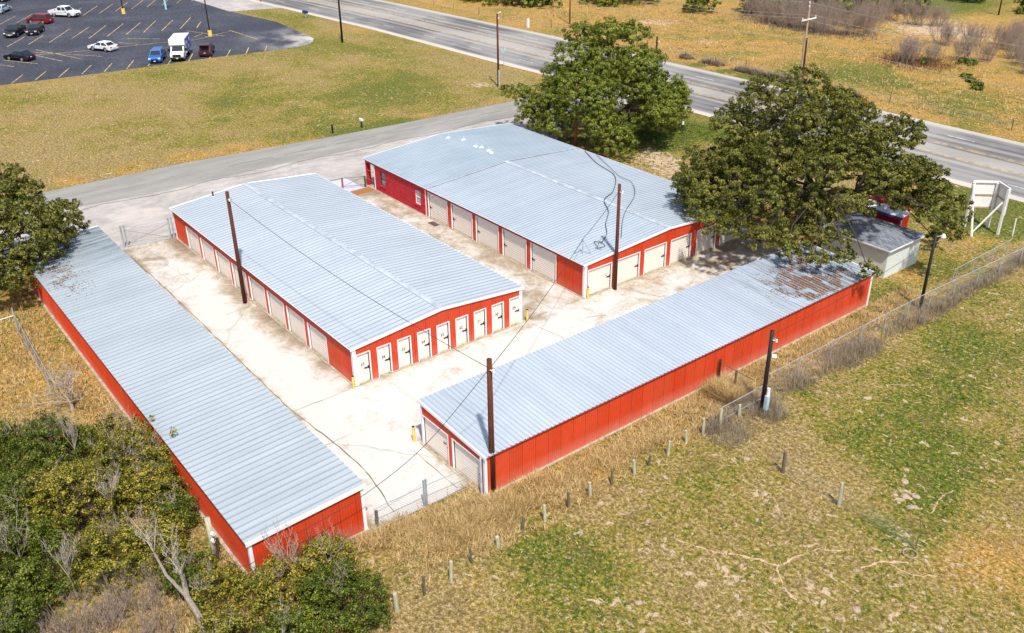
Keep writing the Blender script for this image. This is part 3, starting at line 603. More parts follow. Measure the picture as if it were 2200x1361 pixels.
# right-hand block (office end of crimson brick)
C_ = empty('storage_building', (0, -19.6, 0), 'widest red storage building with a crimson brick office end and dark-edged roof seam', 'storage building')
C_.location = (0, 0, 0)
cop = [(3.3, 6.35, 0, 2.42), (6.95, 10.0, 0, 2.42), (10.6, 13.7, 0, 2.42), (14.28, 17.35, 0, 2.42), (18.0, 21.0, 0, 2.42)]
wall(C_, M['red'], (0, -19.6), (1, 0), (0, 1), 21.4, EH, cop)
for k_, o_ in enumerate(cop): rollup(C_, (0, -19.6), (1, 0), (0, 1), o_[0], o_[1], o_[3], gap=1)
cf = [(0.35, 2.72, 0, 2.17), (3.37, 5.70, 0, 2.17), (6.28, 8.66, 0, 2.17), (9.24, 11.56, 0, 2.17), (12.3, 14.6, 0, 2.17), (15.2, 17.5, 0, 2.17)]
gC = lambda t_: EH + (3.30-EH)*(1-abs(t_-8.92)/8.92)
wall(C_, M['red'], (0, -19.6), (0, -1), (-1, 0), 17.84, gC, cf)
for k_, o_ in enumerate(cf): rollup(C_, (0, -19.6), (0, -1), (-1, 0), o_[0], o_[1], o_[3], gap=1, num='11' if k_ == 0 else None, size=0.26)
wall(C_, M['red'], (0, -37.44), (1, 0), (0, -1), 32.1, EH); wall(C_, M['brick'], (32.1, -21.2), (0, -1), (1, 0), 16.24, lambda t_: EH+0.1+0.4*(1-abs(t_-8)/8.3), name='brick_wall', amp=0.0)
# brick office wall with two windows, porch recess at the far corner
mb = MB(); yb = -19.57
def brick_seg(x0, x1, z0, z1): mb.box((x0, yb-0.22, z0), (x1, yb, z1))
brick_seg(21.46, 22.25, 0, EH); brick_seg(23.20, 28.42, 0, EH); brick_seg(29.36, 30.55, 0, EH)
for a_, b_ in ((22.25, 23.2), (28.42, 29.36)): brick_seg(a_, b_, 0, 0.72); brick_seg(a_, b_, 2.12, EH)
mb.box((30.33, -21.2, 0), (30.55, yb-0.22, EH)); mb.box((30.55, -21.2, 0), (32.1, -21.0, EH)); mb.box((31.86, -20.0, 0), (32.1, yb, EH)); mb.box((30.55, -19.79, 2.45), (31.86, yb, EH))
mb.build('brick_wall', M['brick'], C_)
for (a_, b_), gm in (((22.25, 23.2), 'paleglass'), ((28.42, 29.36), 'tealglass')):
    w_ = MB(); w_.box((a_, yb-0.16, 0.76), (b_, yb-0.12, 2.12)); wo = w_.build('window', M[gm], C_)
    f_ = MB(); f_.box((a_, yb-0.118, 0.76), (a_+0.06, yb-0.08, 2.12)); f_.box((b_-0.06, yb-0.118, 0.76), (b_, yb-0.08, 2.12)); f_.box((a_+0.06, yb-0.118, 1.42), (b_-0.06, yb-0.08, 1.48)); f_.box((a_+0.06, yb-0.118, 2.06), (b_-0.06, yb-0.08, 2.12)); f_.box((a_+0.06, yb-0.118, 0.76), (b_-0.06, yb-0.08, 0.81)); f_.build('window_frame', M['black'] if gm == 'tealglass' else M['trim'], wo)
    s_ = MB(); s_.box((a_-0.06, yb-0.1, 0.68), (b_+0.06, yb+0.07, 0.758)); s_.build('window_sill', M['brick'], wo)
mb = MB(); mb.box((30.56, -20.95, 0.03), (30.62, -20.05, 2.1)); po = mb.build('office_door', M['white'], C_); mb = MB(); mb.box((30.62, -20.2, 1.0), (30.68, -20.12, 1.08)); mb.build('door_handle', M['pipe'], po)
mb = MB(); mb.box((30.34, yb+0.002, 0.0), (30.42, yb+0.06, 2.5)); mb.build('downspout', M['trim'], C_)
for z_ in (0.75, 1.65):
    mb = MB(); mb.tube([(30.6, -19.62, z_), (31.9, -19.62, z_)], 0.025, 6); mb.build('porch_rail', M['orangepole'], C_)
ribbed_roof('roof', M['roofC'], C_, 'x', -0.10, 20.9, [(-19.43, EH+0.03), (-28.52, 3.37), (-37.61, EH+0.03)], per=0.352)
tag(ribbed_roof('roof', M['roofC2'], C_, 'x', 20.9, 32.2, [(-19.43, EH+0.05), (-28.52, 3.39), (-37.61, EH+0.05)], per=0.352), 'bluer office end of the ribbed roof')
mb = MB(); mb.hull8([(20.86, -19.4, EH+0.07), (20.98, -19.4, EH+0.07), (20.98, -28.52, 3.43), (20.86, -28.52, 3.43), (20.86, -19.4, EH+0.12), (20.98, -19.4, EH+0.12), (20.98, -28.52, 3.47), (20.86, -28.52, 3.47)])
mb.hull8([(20.86, -28.52, 3.43), (20.98, -28.52, 3.43), (20.98, -37.6, EH+0.07), (20.86, -37.6, EH+0.07), (20.86, -28.52, 3.47), (20.98, -28.52, 3.47), (20.98, -37.6, EH+0.12), (20.86, -37.6, EH+0.12)]); mb.build('roof_seam', M['cap'], C_)
ridge_cap(C_, -0.12, 20.9, -28.52, 3.425, 0.068)
gable_trim(C_, -0.06, -19.41, -37.63, EH+0.09, 3.43, -1); gable_trim(C_, 32.16, -19.41, -37.63, EH+0.11, 3.45, 1)
for a_, b_, s1_, s2_ in ((0, -19.6, -1, 1), (0, -37.44, -1, -1)): cpost(C_, a_, b_, EH, s1_, s2_, 0.20)
cpost(C_, 21.46, -19.6, EH, 1, 1, 0.08)
eave_trim(C_, 'x', -0.1, 32.2, -19.428, EH+0.05, 1); eave_trim(C_, 'x', -0.1, 32.2, -37.612, EH+0.05, -1); footing(C_, 0, 32.1, -37.44, -19.6)
for x, y in ((30.6, -28.5), (29.2, -29.4), (26.6, -29.0), (26.0, -29.3), (24.7, -29.2), (24.0, -29.0)):
    mb = MB(); z_ = 3.40-0.068*abs(y+28.52); mb.tube([(x, y, z_-0.03), (x, y, z_+0.10), (x, y, z_+0.12)], [0.26, 0.16, 0.08], 10); vo_ = mb.build('roof_vent', M['white'], C_)
    mb = MB(); mb.tube([(x, y, z_+0.1), (x, y, z_+0.38)], 0.06, 8); mb.build('vent_pipe', M['bluetrim'], vo_)
mb = MB(); mb.box((10.9, -36.9, 2.86), (12.0, -36.2, 2.92)); 
# guyed mast (A-frame) that carries the service wire over the near corner
a_ = Vector((1.6, -20.4, 2.80)); top_ = Vector((1.45, -20.65, 4.0)); mb = MB(); mb.tube([(1.9, -20.1, 2.82), top_], 0.03, 6); mb.tube([(0.9, -21.1, 2.84), top_], 0.03, 6); mb.tube([(1.45, -20.65, 2.85), (1.45, -20.65, 4.15)], 0.03, 6)
tag(mb.build('wire_bracket', M['pipe']), 'thin metal A-frame wire bracket standing on the near corner of the widest roof', 'bracket')

# near right shed D : monoslope, ribs run down the slope along x
D = empty('storage_building', (0, 0, 0), 'low red storage shed nearest the pasture with leaf litter on its far roof end', 'storage building')
HL, HR, XL, XR, YN, YF = 2.95, 2.58, -7.95, -14.0, 0.08, -34.98
dt = lambda t_: HL-(HL-HR)*t_/6.05
dop = [(0.10, 2.62, 0, 2.06), (3.08, 5.65, 0, 2.06)]
wall(D, M['red'], (XL, YN), (-1, 0), (0, 1), 6.05, dt, dop)
for k_, o_ in enumerate(dop): rollup(D, (XL, YN), (-1, 0), (0, 1), o_[0], o_[1], o_[3], gap=0, num=('64', None)[k_], size=0.30)
wall(D, M['redfade'], (XR, YN), (0, -1), (-1, 0), YN-YF, HR, amp=0.02)
wall(D, M['red'], (XL, YN), (0, -1), (1, 0), YN-YF, HL); wall(D, M['red'], (XL, YF), (-1, 0), (0, -1), 6.05, dt)
ribbed_roof('roof', M['roofD'], D, 'y', YF-0.1, YN+0.06, [(XL+0.17, HL+0.05), (XR-0.17, HR+0.03)])
mb = MB(); mb.hull8([(XL+0.18, YN+0.06, HL-0.09), (XL+0.18, YN+0.12, HL-0.09), (XR-0.18, YN+0.12, HR-0.11), (XR-0.18, YN+0.06, HR-0.11), (XL+0.18, YN+0.06, HL+0.10), (XL+0.18, YN+0.12, HL+0.10), (XR-0.18, YN+0.12, HR+0.08), (XR-0.18, YN+0.06, HR+0.08)]); mb.build('fascia', M['trim'], D)
mb = MB(); mb.hull8([(XL+0.18, YF-0.16, HL-0.09), (XL+0.18, YF-0.1, HL-0.09), (XR-0.18, YF-0.1, HR-0.11), (XR-0.18, YF-0.16, HR-0.11), (XL+0.18, YF-0.16, HL+0.10), (XL+0.18, YF-0.1, HL+0.10), (XR-0.18, YF-0.1, HR+0.08), (XR-0.18, YF-0.16, HR+0.08)]); mb.build('fascia', M['trim'], D)
cpost(D, XL, YN, HL, 1, 1, 0.07); cpost(D, XR, YF, HR, -1, -1, 0.14); cpost(D, XR, YN, HR, -1, 1, 0.12, 'trim')
mb = MB(); mb.tube([(XR+0.16, YN+0.16, 0.1), (XR+0.16, YN+0.16, HR-0.1)], 0.055, 8); mb.build('downspout', M['bluetrim'], D)
mb = MB(); mb.box((XR-0.06, YF+0.1, HR-0.02), (XR-0.16, YN-0.05, HR+0.02)); mb.build('eave_header', M['header'], D)
mb = MB(); mb.box((XR-0.16, YF, -0.1), (XL+0.14, YN+0.16, 0.062)); mb.build('footing', M['footing'], D)

# long left shed A : monoslope, low eave on the brush side
A = empty('storage_building', (0, 0, 0), 'longest low red storage shed on the left beside the dark brush', 'storage building')
AX0, AX1, AY0, AY1, AL, AR = -12.35, 30.6, 6.42, 12.5, 2.55, 2.86
at_ = lambda t_: AR-(AR-AL)*t_/6.08
wall(A, M['red'], (AX0, AY0), (0, 1), (-1, 0), 6.08, at_, amp=0.02); wall(A, M['red'], (AX1, AY0), (0, 1), (1, 0), 6.08, at_)
wall(A, M['red'], (AX0, AY1), (1, 0), (0, 1), AX1-AX0, AL, amp=0.02); wall(A, M['red'], (AX0, AY0), (1, 0), (0, -1), AX1-AX0, AR)
ribbed_roof('roof', M['roofA'], A, 'x', AX0-0.08, AX1+0.1, [(AY1+0.15, AL+0.04), (AY0-0.15, AR+0.05)], per=0.457)
for xa, xb in ((AX0-0.14, AX0-0.08), (AX1+0.1, AX1+0.16)):
    mb = MB(); mb.hull8([(xa, AY0-0.16, AR-0.12), (xb, AY0-0.16, AR-0.12), (xb, AY1+0.16, AL-0.13), (xa, AY1+0.16, AL-0.13), (xa, AY0-0.16, AR+0.10), (xb, AY0-0.16, AR+0.10), (xb, AY1+0.16, AL+0.09), (xa, AY1+0.16, AL+0.09)]); mb.build('fascia', M['trim'], A)
cpost(A, AX0, AY0, AR, -1, -1, 0.14); cpost(A, AX0, AY1, AL, -1, 1, 0.14)
mb = MB(); mb.box((AX0+0.3, AY1+0.04, AL-0.10), (AX1-0.2, AY1+0.12, AL-0.02)); mb.build('eave_header', M['header'], A)
mb = MB(); mb.box((AX0-0.14, AY0-0.14, -0.1), (AX1+0.14, AY1+0.18, 0.062)); mb.build('footing', M['footing'], A)

# pale house under the big oak
H = empty('house', (0, 0, 0), 'small pale house with grey shingle roof half hidden under the big oak', 'house')
hx0, hx1, hy0, hy1, hh = -12.25, -6.4, -44.4, -39.85, 2.38
mb = MB(); mb.box((hx0, hy0, 0), (hx1, hy1, hh)); mb.build('wall', M['housewall'], H)
mb = MB(); e = 0.28; zc = 3.05
mb.add([(hx0-e, hy0-e, hh), (hx1+e, hy0-e, hh), (hx1+e, hy1+e, hh), (hx0-e, hy1+e, hh), (hx0-e, hy0-e, hh+0.12), (hx1+e, hy0-e, hh+0.12), (hx1+e, hy1+e, hh+0.12), (hx0-e, hy1+e, hh+0.12), (hx0+1.9, (hy0+hy1)/2, zc), (hx1-1.9, (hy0+hy1)/2, zc)],
       [(0, 1, 2, 3), (0, 1, 5, 4), (1, 2, 6, 5), (2, 3, 7, 6), (3, 0, 4, 7), (4, 5, 9, 8), (5, 6, 9), (6, 7, 8, 9), (7, 4, 8)]); mb.build('roof', M['shingle'], H)
mb = MB(); mb.box((hx0-e-0.03, hy0-e, hh+0.0), (hx0-e, hy1+e, hh+0.11)); mb.box((hx0-e-0.03, hy1+e, hh), (hx1+e, hy1+e+0.03, hh+0.11)); mb.build('fascia', M['trim'], H)
K = empty('small_building', (0, 0, 0), 'bright red roofed small building with white porch awning seen through the oak', 'building')
mb = MB(); mb.box((-8.0, -50.0, 0), (-5.0, -48.6, 2.0)); mb.build('wall', M['header'], K)
mb = MB(); mb.hull8([(-8.2, -50.2, 2.0), (-4.8, -50.2, 2.0), (-4.8, -48.4, 2.25), (-8.2, -48.4, 2.25), (-8.2, -49.5, 2.5), (-4.8, -49.5, 2.5), (-4.8, -49.4, 2.5), (-8.2, -49.4, 2.5)]); mb.build('roof', plain('bright_red_roof', (0.62, 0.03, 0.015), 0.5), K)
mb = MB(); mb.hull8([(-8.9, -47.3, 2.05), (-4.9, -47.3, 2.05), (-4.9, -48.5, 2.28), (-8.9, -48.5, 2.28), (-8.9, -47.3, 2.11), (-4.9, -47.3, 2.11), (-4.9, -48.5, 2.34), (-8.9, -48.5, 2.34)]); mb.build('awning', M['white'], K)
mb = MB(); mb.box((-8.9, -47.32, 1.88), (-4.9, -47.26, 2.04)); mb.build('awning_valance', plain('blue_valance', (0.04, 0.08, 0.45), 0.6), K)
for x in (-8.8, -5.0):
    mb = MB(); mb.tube([(x, -47.36, 0), (x, -47.36, 2.05)], 0.05, 8); mb.build('awning_post', M['white'], K)

# ------------------------------------------------------------------ yard things
bo = empty('bollard', (-0.16, 0.24, 0), 'yellow bollard at the near corner of the middle red building', 'bollard', 'yellow pipe bollards at building corners')
mb = MB(); mb.tube([(0, 0, 0), (0, 0, 0.93)], 0.085, 12); mb.build('post', M['yellow'], bo); mb = MB(); mb.tube([(0, 0, 0.93), (0, 0, 0.97)], [0.088, 0.05], 12); mb.build('cap', M['black'], bo)
for x, y, s_, lb in ((-0.17, -13.95, 1.05, 'yellow bollard by the last narrow door of the middle building'), (-0.22, -19.76, 1.05, 'yellow bollard at the white corner of the widest building'), (-7.43, 0.38, 1.15, 'yellow bollard standing beside the first wide door of the pasture-side shed')):
    c_ = copy_tree(bo); c_.location = (x, y, 0); c_.scale = (1, 1, s_); c_['label'] = lb
mb = MB(); mb.box((18.85, -19.3, 0.026), (19.98, -18.75, 0.045)); mb.box((18.9, -19.25, 0.045), (19.93, -18.8, 0.052)); tag(mb.build('door_mat', M['mat']), 'dark brown door mat on the alley concrete before the first wide door', 'door mat')
mb = MB(); mb.tube([(-12.45, 5.85, 0), (-12.45, 5.85, 1.0)], 0.09, 10); mb.tube([(-12.45, 5.85, 1.0), (-12.45, 5.85, 1.03)], [0.09, 0.06], 10); tag(mb.build('gate_post', M['darkpost']), 'short dark post by the near corner of the long left shed', 'post')

# ------------------------------------------------------------------ poles and wires
def pole(x, y, h, mat, label, r=0.14, name='utility_pole', lean=(0, 0), cat='utility pole', gear=True):
    o = empty(name, (x, y, 0), label, cat)
    mb = MB(); mb.tube([(0, 0, 0), (lean[0]*.5, lean[1]*.5, h*.5), (lean[0], lean[1], h)], [r, r*.9, r*.8], 12); mb.build('pole_shaft', M[mat], o, True)
    if gear:
        mb = MB(); mb.tube([(lean[0]-0.14, lean[1]+0.05, h-0.55), (lean[0]-0.40, lean[1]+0.05, h-0.5)], 0.035, 6); mb.tube([(lean[0]-0.40, lean[1]+0.05, h-0.58), (lean[0]-0.40, lean[1]+0.05, h-0.40)], 0.06, 8); mb.build('insulator', M['white'], o)
        mb = MB(); mb.box((lean[0]-0.20, lean[1]-0.20, h-0.62), (lean[0]+0.20, lean[1]-0.11, h-0.52)); mb.build('bracket', M['pipe'], o)
    return o
pole(-13.75, 0.42, 8.29, 'redpole', 'tall red-brown pole at the near corner of the pasture-side shed', 0.17, lean=(0, -.0)).location = (-13.95, -0.42, 0)
bpy.context.view_layer.update()
pole(15.59, 0.62, 8.87, 'redpole', 'tall red-brown pole against the doors of the middle building', 0.16)
pole(-0.38, -22.41, 8.5, 'redpole', 'tall red-brown pole between the numbered doors of the widest building', 0.15)
P4 = pole(-18.08, -17.77, 5.6, 'blackpole', 'short black pole with grey meter box beside the pasture fence', 0.14)
mb = MB(); mb.box((-0.36, -0.15, 0.25), (-0.15, 0.1, 1.25)); mb.build('meter_box', M['bluetrim'], P4); mb = MB(); mb.tube([(-0.26, -0.05, 1.25), (-0.26, -0.05, 1.75)], 0.1, 8); mb.build('conduit', M['white'], P4)
mb = MB(); mb.tube([(-0.14, -0.1, 3.9), (-0.34, -0.25, 3.9)], 0.14, 8); mb.build('lamp_head', M['lens'], P4)
P5 = pole(-16.84, -37.3, 6.0, 'blackpole', 'black light pole beneath the edge of the big oak', 0.12, gear=False, cat='light pole', name='light_pole')
mb = MB(); mb.tube([(0, 0, 5.7), (-0.35, -0.4, 5.9)], 0.03, 6); mb.build('lamp_arm', M['pipe'], P5); mb = MB(); mb.tube([(-0.35, -0.4, 5.95), (-0.35, -0.4, 5.72)], [0.1, 0.2], 10); mb.build('lamp_head', M['lens'], P5)
pole(28.21, -43.69, 6.9, 'orangepole', 'orange-brown pole standing in the left side of the smaller oak', 0.16)
U2 = pole(54.22, -52.9, 9.54, 'redpole', 'red-brown pole with grey conduit at the corner of the dry field', 0.15)
mb = MB(); mb.box((-0.28, -0.10, 0), (-0.14, 0.14, 2.3)); mb.build('conduit', M['pipe'], U2); mb = MB(); mb.tube([(0, 0, 9.5), (0, -0.5, 9.75)], 0.03, 6); mb.tube([(0, -0.5, 9.6), (0, -0.5, 9.8)], 0.1, 8); mb.build('lamp_head', M['lens'], U2)
pole(93.54, -50.88, 11.0, 'darkpole', 'dark pole in the grass between parking lot and highway', 0.17)
pole(80.69, -88.87, 11.0, 'orangepole', 'orange-brown pole across the highway near the wire fence', 0.15)
pole(32.3, -60.0, 9.0, 'darkpole', 'dark pole with small boxes rising behind the smaller oak', 0.14)
pole(36.04, -151.3, 6.5, 'redpole', 'thin red-brown pole farthest away at the scrub edge', 0.14)
P7 = pole(-9.7, 13.35, 2.72, 'greypost', 'stout weathered pole stump with white insulators beside the long shed', 0.16, gear=False)
mb = MB(); mb.tube([(-0.18, -0.02, 1.9), (-0.34, -0.05, 1.9)], 0.10, 8); mb.tube([(-0.18, 0.02, 1.5), (-0.34, 0.0, 1.5)], 0.10, 8); mb.build('insulator', M['white'], P7)
UT = empty('utility_pole', (30.3, -86.5, 0), 'tall double utility pole with white crossarm beside the highway', 'utility pole')
mb = MB(); mb.tube([(0, 0, 0), (0, 0, 10.1)], [0.17, 0.12], 10); mb.build('pole_shaft', M['palepole'], UT); mb = MB(); mb.tube([(-0.33, -0.05, 0), (-0.2, -0.03, 5.6)], [0.14, 0.11], 10); mb.build('pole_shaft', M['redpole'], UT)
mb = MB(); mb.box((-0.2, -1.55, 7.95), (-0.1, 1.55, 8.12)); mb.build('crossarm', M['white'], UT)
for y in (-1.4, 1.4):
    mb = MB(); mb.tube([(-0.15, y, 8.12), (-0.15, y, 8.4)], 0.06, 8); mb.build('insulator', M['white'], UT)
for z_ in (9.6, 10.1):
    mb = MB(); mb.tube([(-0.1, 0.25, z_), (-0.1, 0.25, z_+0.25)], 0.07, 8); mb.build('insulator', M['white'], UT)
def curve_pts(L, n=6):
    out = []; L = [Vector(p) for p in L]
    for i in range(len(L)-1):
        p0, p1, p2, p3 = L[max(i-1, 0)], L[i], L[i+1], L[min(i+2, len(L)-1)]
        for k_ in range(n):
            u_ = k_/n; out.append(0.5*((2*p1)+(-p0+p2)*u_+(2*p0-5*p1+4*p2-p3)*u_*u_+(-p0+3*p1-3*p2+p3)*u_**3))
    out.append(L[-1]); return out
def wire(pts, r, mat, label, cat='power line', name='power_line', sag=0.0, group=None):
    P = []
    for a, b in zip(pts, pts[1:]):
        for k_ in range(14):
            f = k_/14; P.append((a[0]+(b[0]-a[0])*f, a[1]+(b[1]-a[1])*f, a[2]+(b[2]-a[2])*f-sag*4*f*(1-f)))
    P.append(pts[-1]); mb = MB(); mb.tube(P, r, 5); return tag(mb.build(name, M[mat]), label, cat, group)
wire([(15.45, 0.6, 8.35), (-13.9, -0.42, 7.75)], 0.016, 'cable', 'service wire from the pole by the middle doors to the near tall pole', sag=0.55)
wire([(-13.9, -0.45, 7.7), (1.45, -20.65, 4.12)], 0.018, 'cable', 'service wire from the near tall pole up to the roof bracket', sag=0.35)
wire([(1.45, -20.65, 4.12), (-0.35, -22.4, 7.95)], 0.018, 'cable', 'short service wire from roof bracket to the pole beside it', sag=0.15)
mb = MB(); mb.tube(curve_pts([(-13.9, -0.45, 7.7), (-13.5, 3.3, 4.55), (-13.2, 6.7, 3.0), (-13.1, 9.75, 2.5), (-13.0, 11.3, 2.35), (-12.8, 12.9, 1.7), (-11.2, 13.5, 1.45), (-9.98, 13.3, 1.7)]), 0.016, 5); tag(mb.build('power_line', M['cable']), 'black service wire dropping from the near tall pole past the end of the left shed', 'power line')
wire([(-18.08, -17.8, 5.3), (-16.84, -37.3, 5.6)], 0.014, 'cable', 'wire between the two short black poles along the pasture fence', sag=0.35)
for k_, (dy, z_, sg) in enumerate(((-1.4, 8.35, 1.6), (1.4, 8.35, 1.6), (0.2, 10.2, 1.4))):
    lb = ('overhead highway wire on the near end of the white crossarm', 'overhead highway wire on the far end of the white crossarm', 'topmost overhead highway wire above the white crossarm')[k_]
    wire([(95, -84.0+dy*.6, z_+0.6), (30.15, -86.5+dy, z_), (-40, -88+dy, z_)], 0.020, 'palecable', lb, sag=sg)
wire([(95, -84.5, 6.6), (30.0, -86.4, 5.4), (-40, -88, 5.4)], 0.025, 'palecable', 'lowest thick overhead cable beside the highway', sag=1.3)
def roofz(y): return 3.44-0.068*abs(y+28.52)
ca = [(19.8, -37.4), (16.0, -35.5), (12.2, -34.2), (9.0, -31.0), (7.6, -28.6), (5.6, -27.2), (4.0, -25.4), (2.6, -24.2), (1.7, -22.8)]  # shadows of overhead wires on the roof, modelled as thin dark tubes
mb = MB(); mb.tube([(x, y, roofz(y)+0.03) for x, y, _ in curve_pts([(x, y, 0) for x, y in ca])], 0.03, 5); 
mb.tube([(x, y, roofz(y)+0.03) for x, y, _ in curve_pts([(1.7, -22.8, 0), (2.3, -22.6, 0), (1.5, -22.2, 0), (2.0, -22.9, 0), (1.1, -22.6, 0), (1.4, -21.9, 0), (0.9, -22.1, 0)])], 0.02, 5)
tag(mb.build('loose_cable', M['cable']), 'dark modelled shadow of a wire snaking across the widest roof and looped near its edge', 'cable')
cb = [(18.3, -38.0-(-0.5)), (14.8, -35.8), (11.6, -34.3), (9.8, -34.0), (7.0, -31.6), (4.0, -27.4), (1.2, -24.4)]
mb = MB(); mb.tube([(x, y, roofz(y)+0.09) for x, y, _ in curve_pts([(x, y, 0) for x, y in cb])], 0.022, 5); tag(mb.build('loose_cable', M['cable']), 'thinner modelled wire shadow crossing the other one on the widest roof', 'cable')

# lot lamps
for x, y, lb in ((113.19, -36.43, 'black lamp post with yellow base beside the striped island'), (144.64, -32.08, 'farther black lamp post with yellow base at the back of the lot')):
    o = empty('lamp_post', (x, y, 0), lb, 'lamp post', 'lamp posts of the parking lot')
    mb = MB(); mb.tube([(0, 0, 0), (0, 0, 0.95)], [0.36, 0.34], 12); mb.build('base', M['yellow'], o); mb = MB(); mb.tube([(0, 0, 0.95), (0, 0, 9.5)], [0.12, 0.08], 8); mb.build('pole_shaft', M['blackpole'], o); mb = MB(); mb.box((-0.2, -0.9, 9.45), (0.2, 0.9, 9.6)); mb.build('lamp_head', M['blackpole'], o)
o = empty('sign_post', (143.57, -39.88, 0), 'pale blue post at the back of the parking lot', 'post'); mb = MB(); mb.tube([(0, 0, 0), (0, 0, 6)], 0.2, 8); mb.build('post', plain('pale_blue_post', (0.40, 0.62, 0.75), 0.5), o); mb = MB(); mb.box((-0.1, -0.8, 5.2), (0.1, 0.8, 6.6)); mb.build('sign_panel', M['white'], o)
# mailboxes and small signs
o = empty('mailbox', (49.6, -29.1, 0), 'white mailbox on a dark post in the green verge of the lane', 'mailbox'); mb = MB(); mb.box((-0.06, -0.06, 0), (0.06, 0.06, 0.85)); mb.build('post', M['darkpole'], o)
def mailbox_body(mat, o, s=1.0):
    mb = MB(); out = [(-0.15*s, 0.85), (0.15*s, 0.85), (0.15*s, 1.02)] + [(0.15*s*math.cos(a), 1.02+0.15*s*math.sin(a)) for a in np.linspace(0.3, PI-0.3, 6)] + [(-0.15*s, 1.02)]; mb.prism(out, 'x', -0.32*s, 0.32*s); mb.build('box', mat, o)
mailbox_body(M['white'], o, 0.85)
o = empty('mailbox', (117.3, -56.4, 0), 'dark blue mailbox on white post beside the highway', 'mailbox'); mb = MB(); mb.box((-0.09, -0.09, 0), (0.09, 0.09, 0.85)); mb.build('post', M['white'], o); mailbox_body(plain('navy_paint', (0.02, 0.03, 0.12), 0.4), o, 2.0)
mb = MB(); mb.box((49.78, -25.47, 0), (49.94, -25.31, 0.95)); mb.box((49.75, -25.5, 0.95), (49.97, -25.28, 0.99)); tag(mb.build('marker_post', M['darkpole']), 'short dark marker post on the lane verge left of the white mailbox', 'post')
o = empty('road_sign', (62.6, -60.3, 0), 'grey back of a diamond road sign beside the highway', 'road sign'); mb = MB(); mb.tube([(0, 0, 0), (0, 0, 2.9)], 0.035, 6); mb.build('post', M['pipe'], o); mb = MB(); mb.prism([(0, 2.0), (0.5, 2.5), (0, 3.0), (-0.5, 2.5)], 'x', 0.04, 0.06); mb.build('sign_panel', M['bluetrim'], o)
o = empty('road_sign', (134.3, -55.5, 0), 'small red marker sign at the parking lot driveway', 'road sign'); mb = MB(); mb.tube([(0, 0, 0), (0, 0, 1.5)], 0.04, 6); mb.build('post', M['pipe'], o); mb = MB(); mb.box((0.04, -0.2, 0.9), (0.07, 0.2, 1.5)); mb.build('sign_panel', M['tail'], o)
o = empty('pedestal', (32.8, -43.8, 0), 'teal utility box on a dark stub below the smaller oak', 'utility box'); mb = MB(); mb.tube([(0, 0, 0), (0, 0, 0.7)], 0.06, 6); mb.build('post', M['darkpole'], o); mb = MB(); mb.box((-0.2, -0.22, 0.7), (0.2, 0.22, 1.65)); mb.box((-0.15, -0.6, 0.5), (0.15, -0.3, 1.1)); mb.build('box', M['teal'], o)
mb = MB(); mb.tube([(31.0, -43.3, 0), (31.0, -43.3, 1.3)], 0.035, 6); mb.box((30.97, -43.36, 1.3), (31.03, -43.24, 1.36)); tag(mb.build('marker_post', M['white']), 'thin white marker stake by the far edge of the widest roof', 'post')
o = empty('marker_sign', (23.2, -55.4, 0), 'small white tipped stake in the green grass right of the smaller oak', 'sign'); mb = MB(); mb.tube([(0, 0, 0), (0, 0, 1.5)], 0.03, 6); mb.build('stake', M['darkpole'], o); mb = MB(); mb.box((-0.04, -0.14, 1.3), (0.03, 0.14, 1.65)); mb.build('sign_panel', M['white'], o)
o = empty('hydrant_post', (83.0, -81.3, 0), 'white concrete marker at the far highway shoulder', 'post'); mb = MB(); mb.box((-0.18, -0.18, 0), (0.18, 0.18, 1.5)); mb.build('post', M['white'], o)

# billboard seen from behind
o = empty('billboard', (0, 0, 0), 'white V-shaped billboard seen from behind on white posts near the highway', 'billboard')
L1, Mm, R1 = Vector((-10.77, -54.55, 0)), Vector((-12.12, -55.95, 0)), Vector((-13.5, -55.0, 0))
for p in (L1, Mm, R1):
    mb = MB(); mb.box((p.x-0.09, p.y-0.09, 0), (p.x+0.09, p.y+0.09, 4.05)); mb.build('post', M['white'], o)
for p, q in ((L1, Mm), (Mm, R1)):
    d = (q-p).normalized(); nrm = Vector((d.y, -d.x, 0)); nrm = nrm if nrm.y < 0 else -nrm; a_ = p+nrm*0.12-d*0.1; b_ = q+nrm*0.12+d*0.05
    def slab(z0, z1, e0, e1, name, mat, mbx=None):
        m_ = MB(); c = [a_+nrm*e0, b_+nrm*e0, b_+nrm*e1, a_+nrm*e1]; m_.hull8([(v.x, v.y, z0) for v in c]+[(v.x, v.y, z1) for v in c]); return m_.build(name, M[mat], o)
    slab(1.75, 4.15, 0.02, 0.06, 'panel', 'white'); slab(4.02, 4.2, -0.10, 0.016, 'panel_rail', 'white')
    for z_ in (1.72, 2.88): slab(z_, z_+0.12, -0.05, 0.012, 'panel_rail', 'palepole')
for p, q in (((-10.77, -54.5, 3.9), (-12.34, -52.86, 0)), ((-13.3, -54.95, 2.9), (-11.9, -53.75, 0))):
    mb = MB(); mb.tube([p, q], 0.09, 4); mb.build('brace', M['white'], o)
mb = MB(); mb.tube([(-14.47, -55.6, 0), (-14.42, -55.62, 1.55)], 0.05, 6); mb.tube([(-14.42, -55.62, 1.55), (-14.42, -55.62, 1.6)], 0.06, 6); tag(mb.build('marker_post', M['white']), 'thin white post in the grass right of the billboard', 'post')

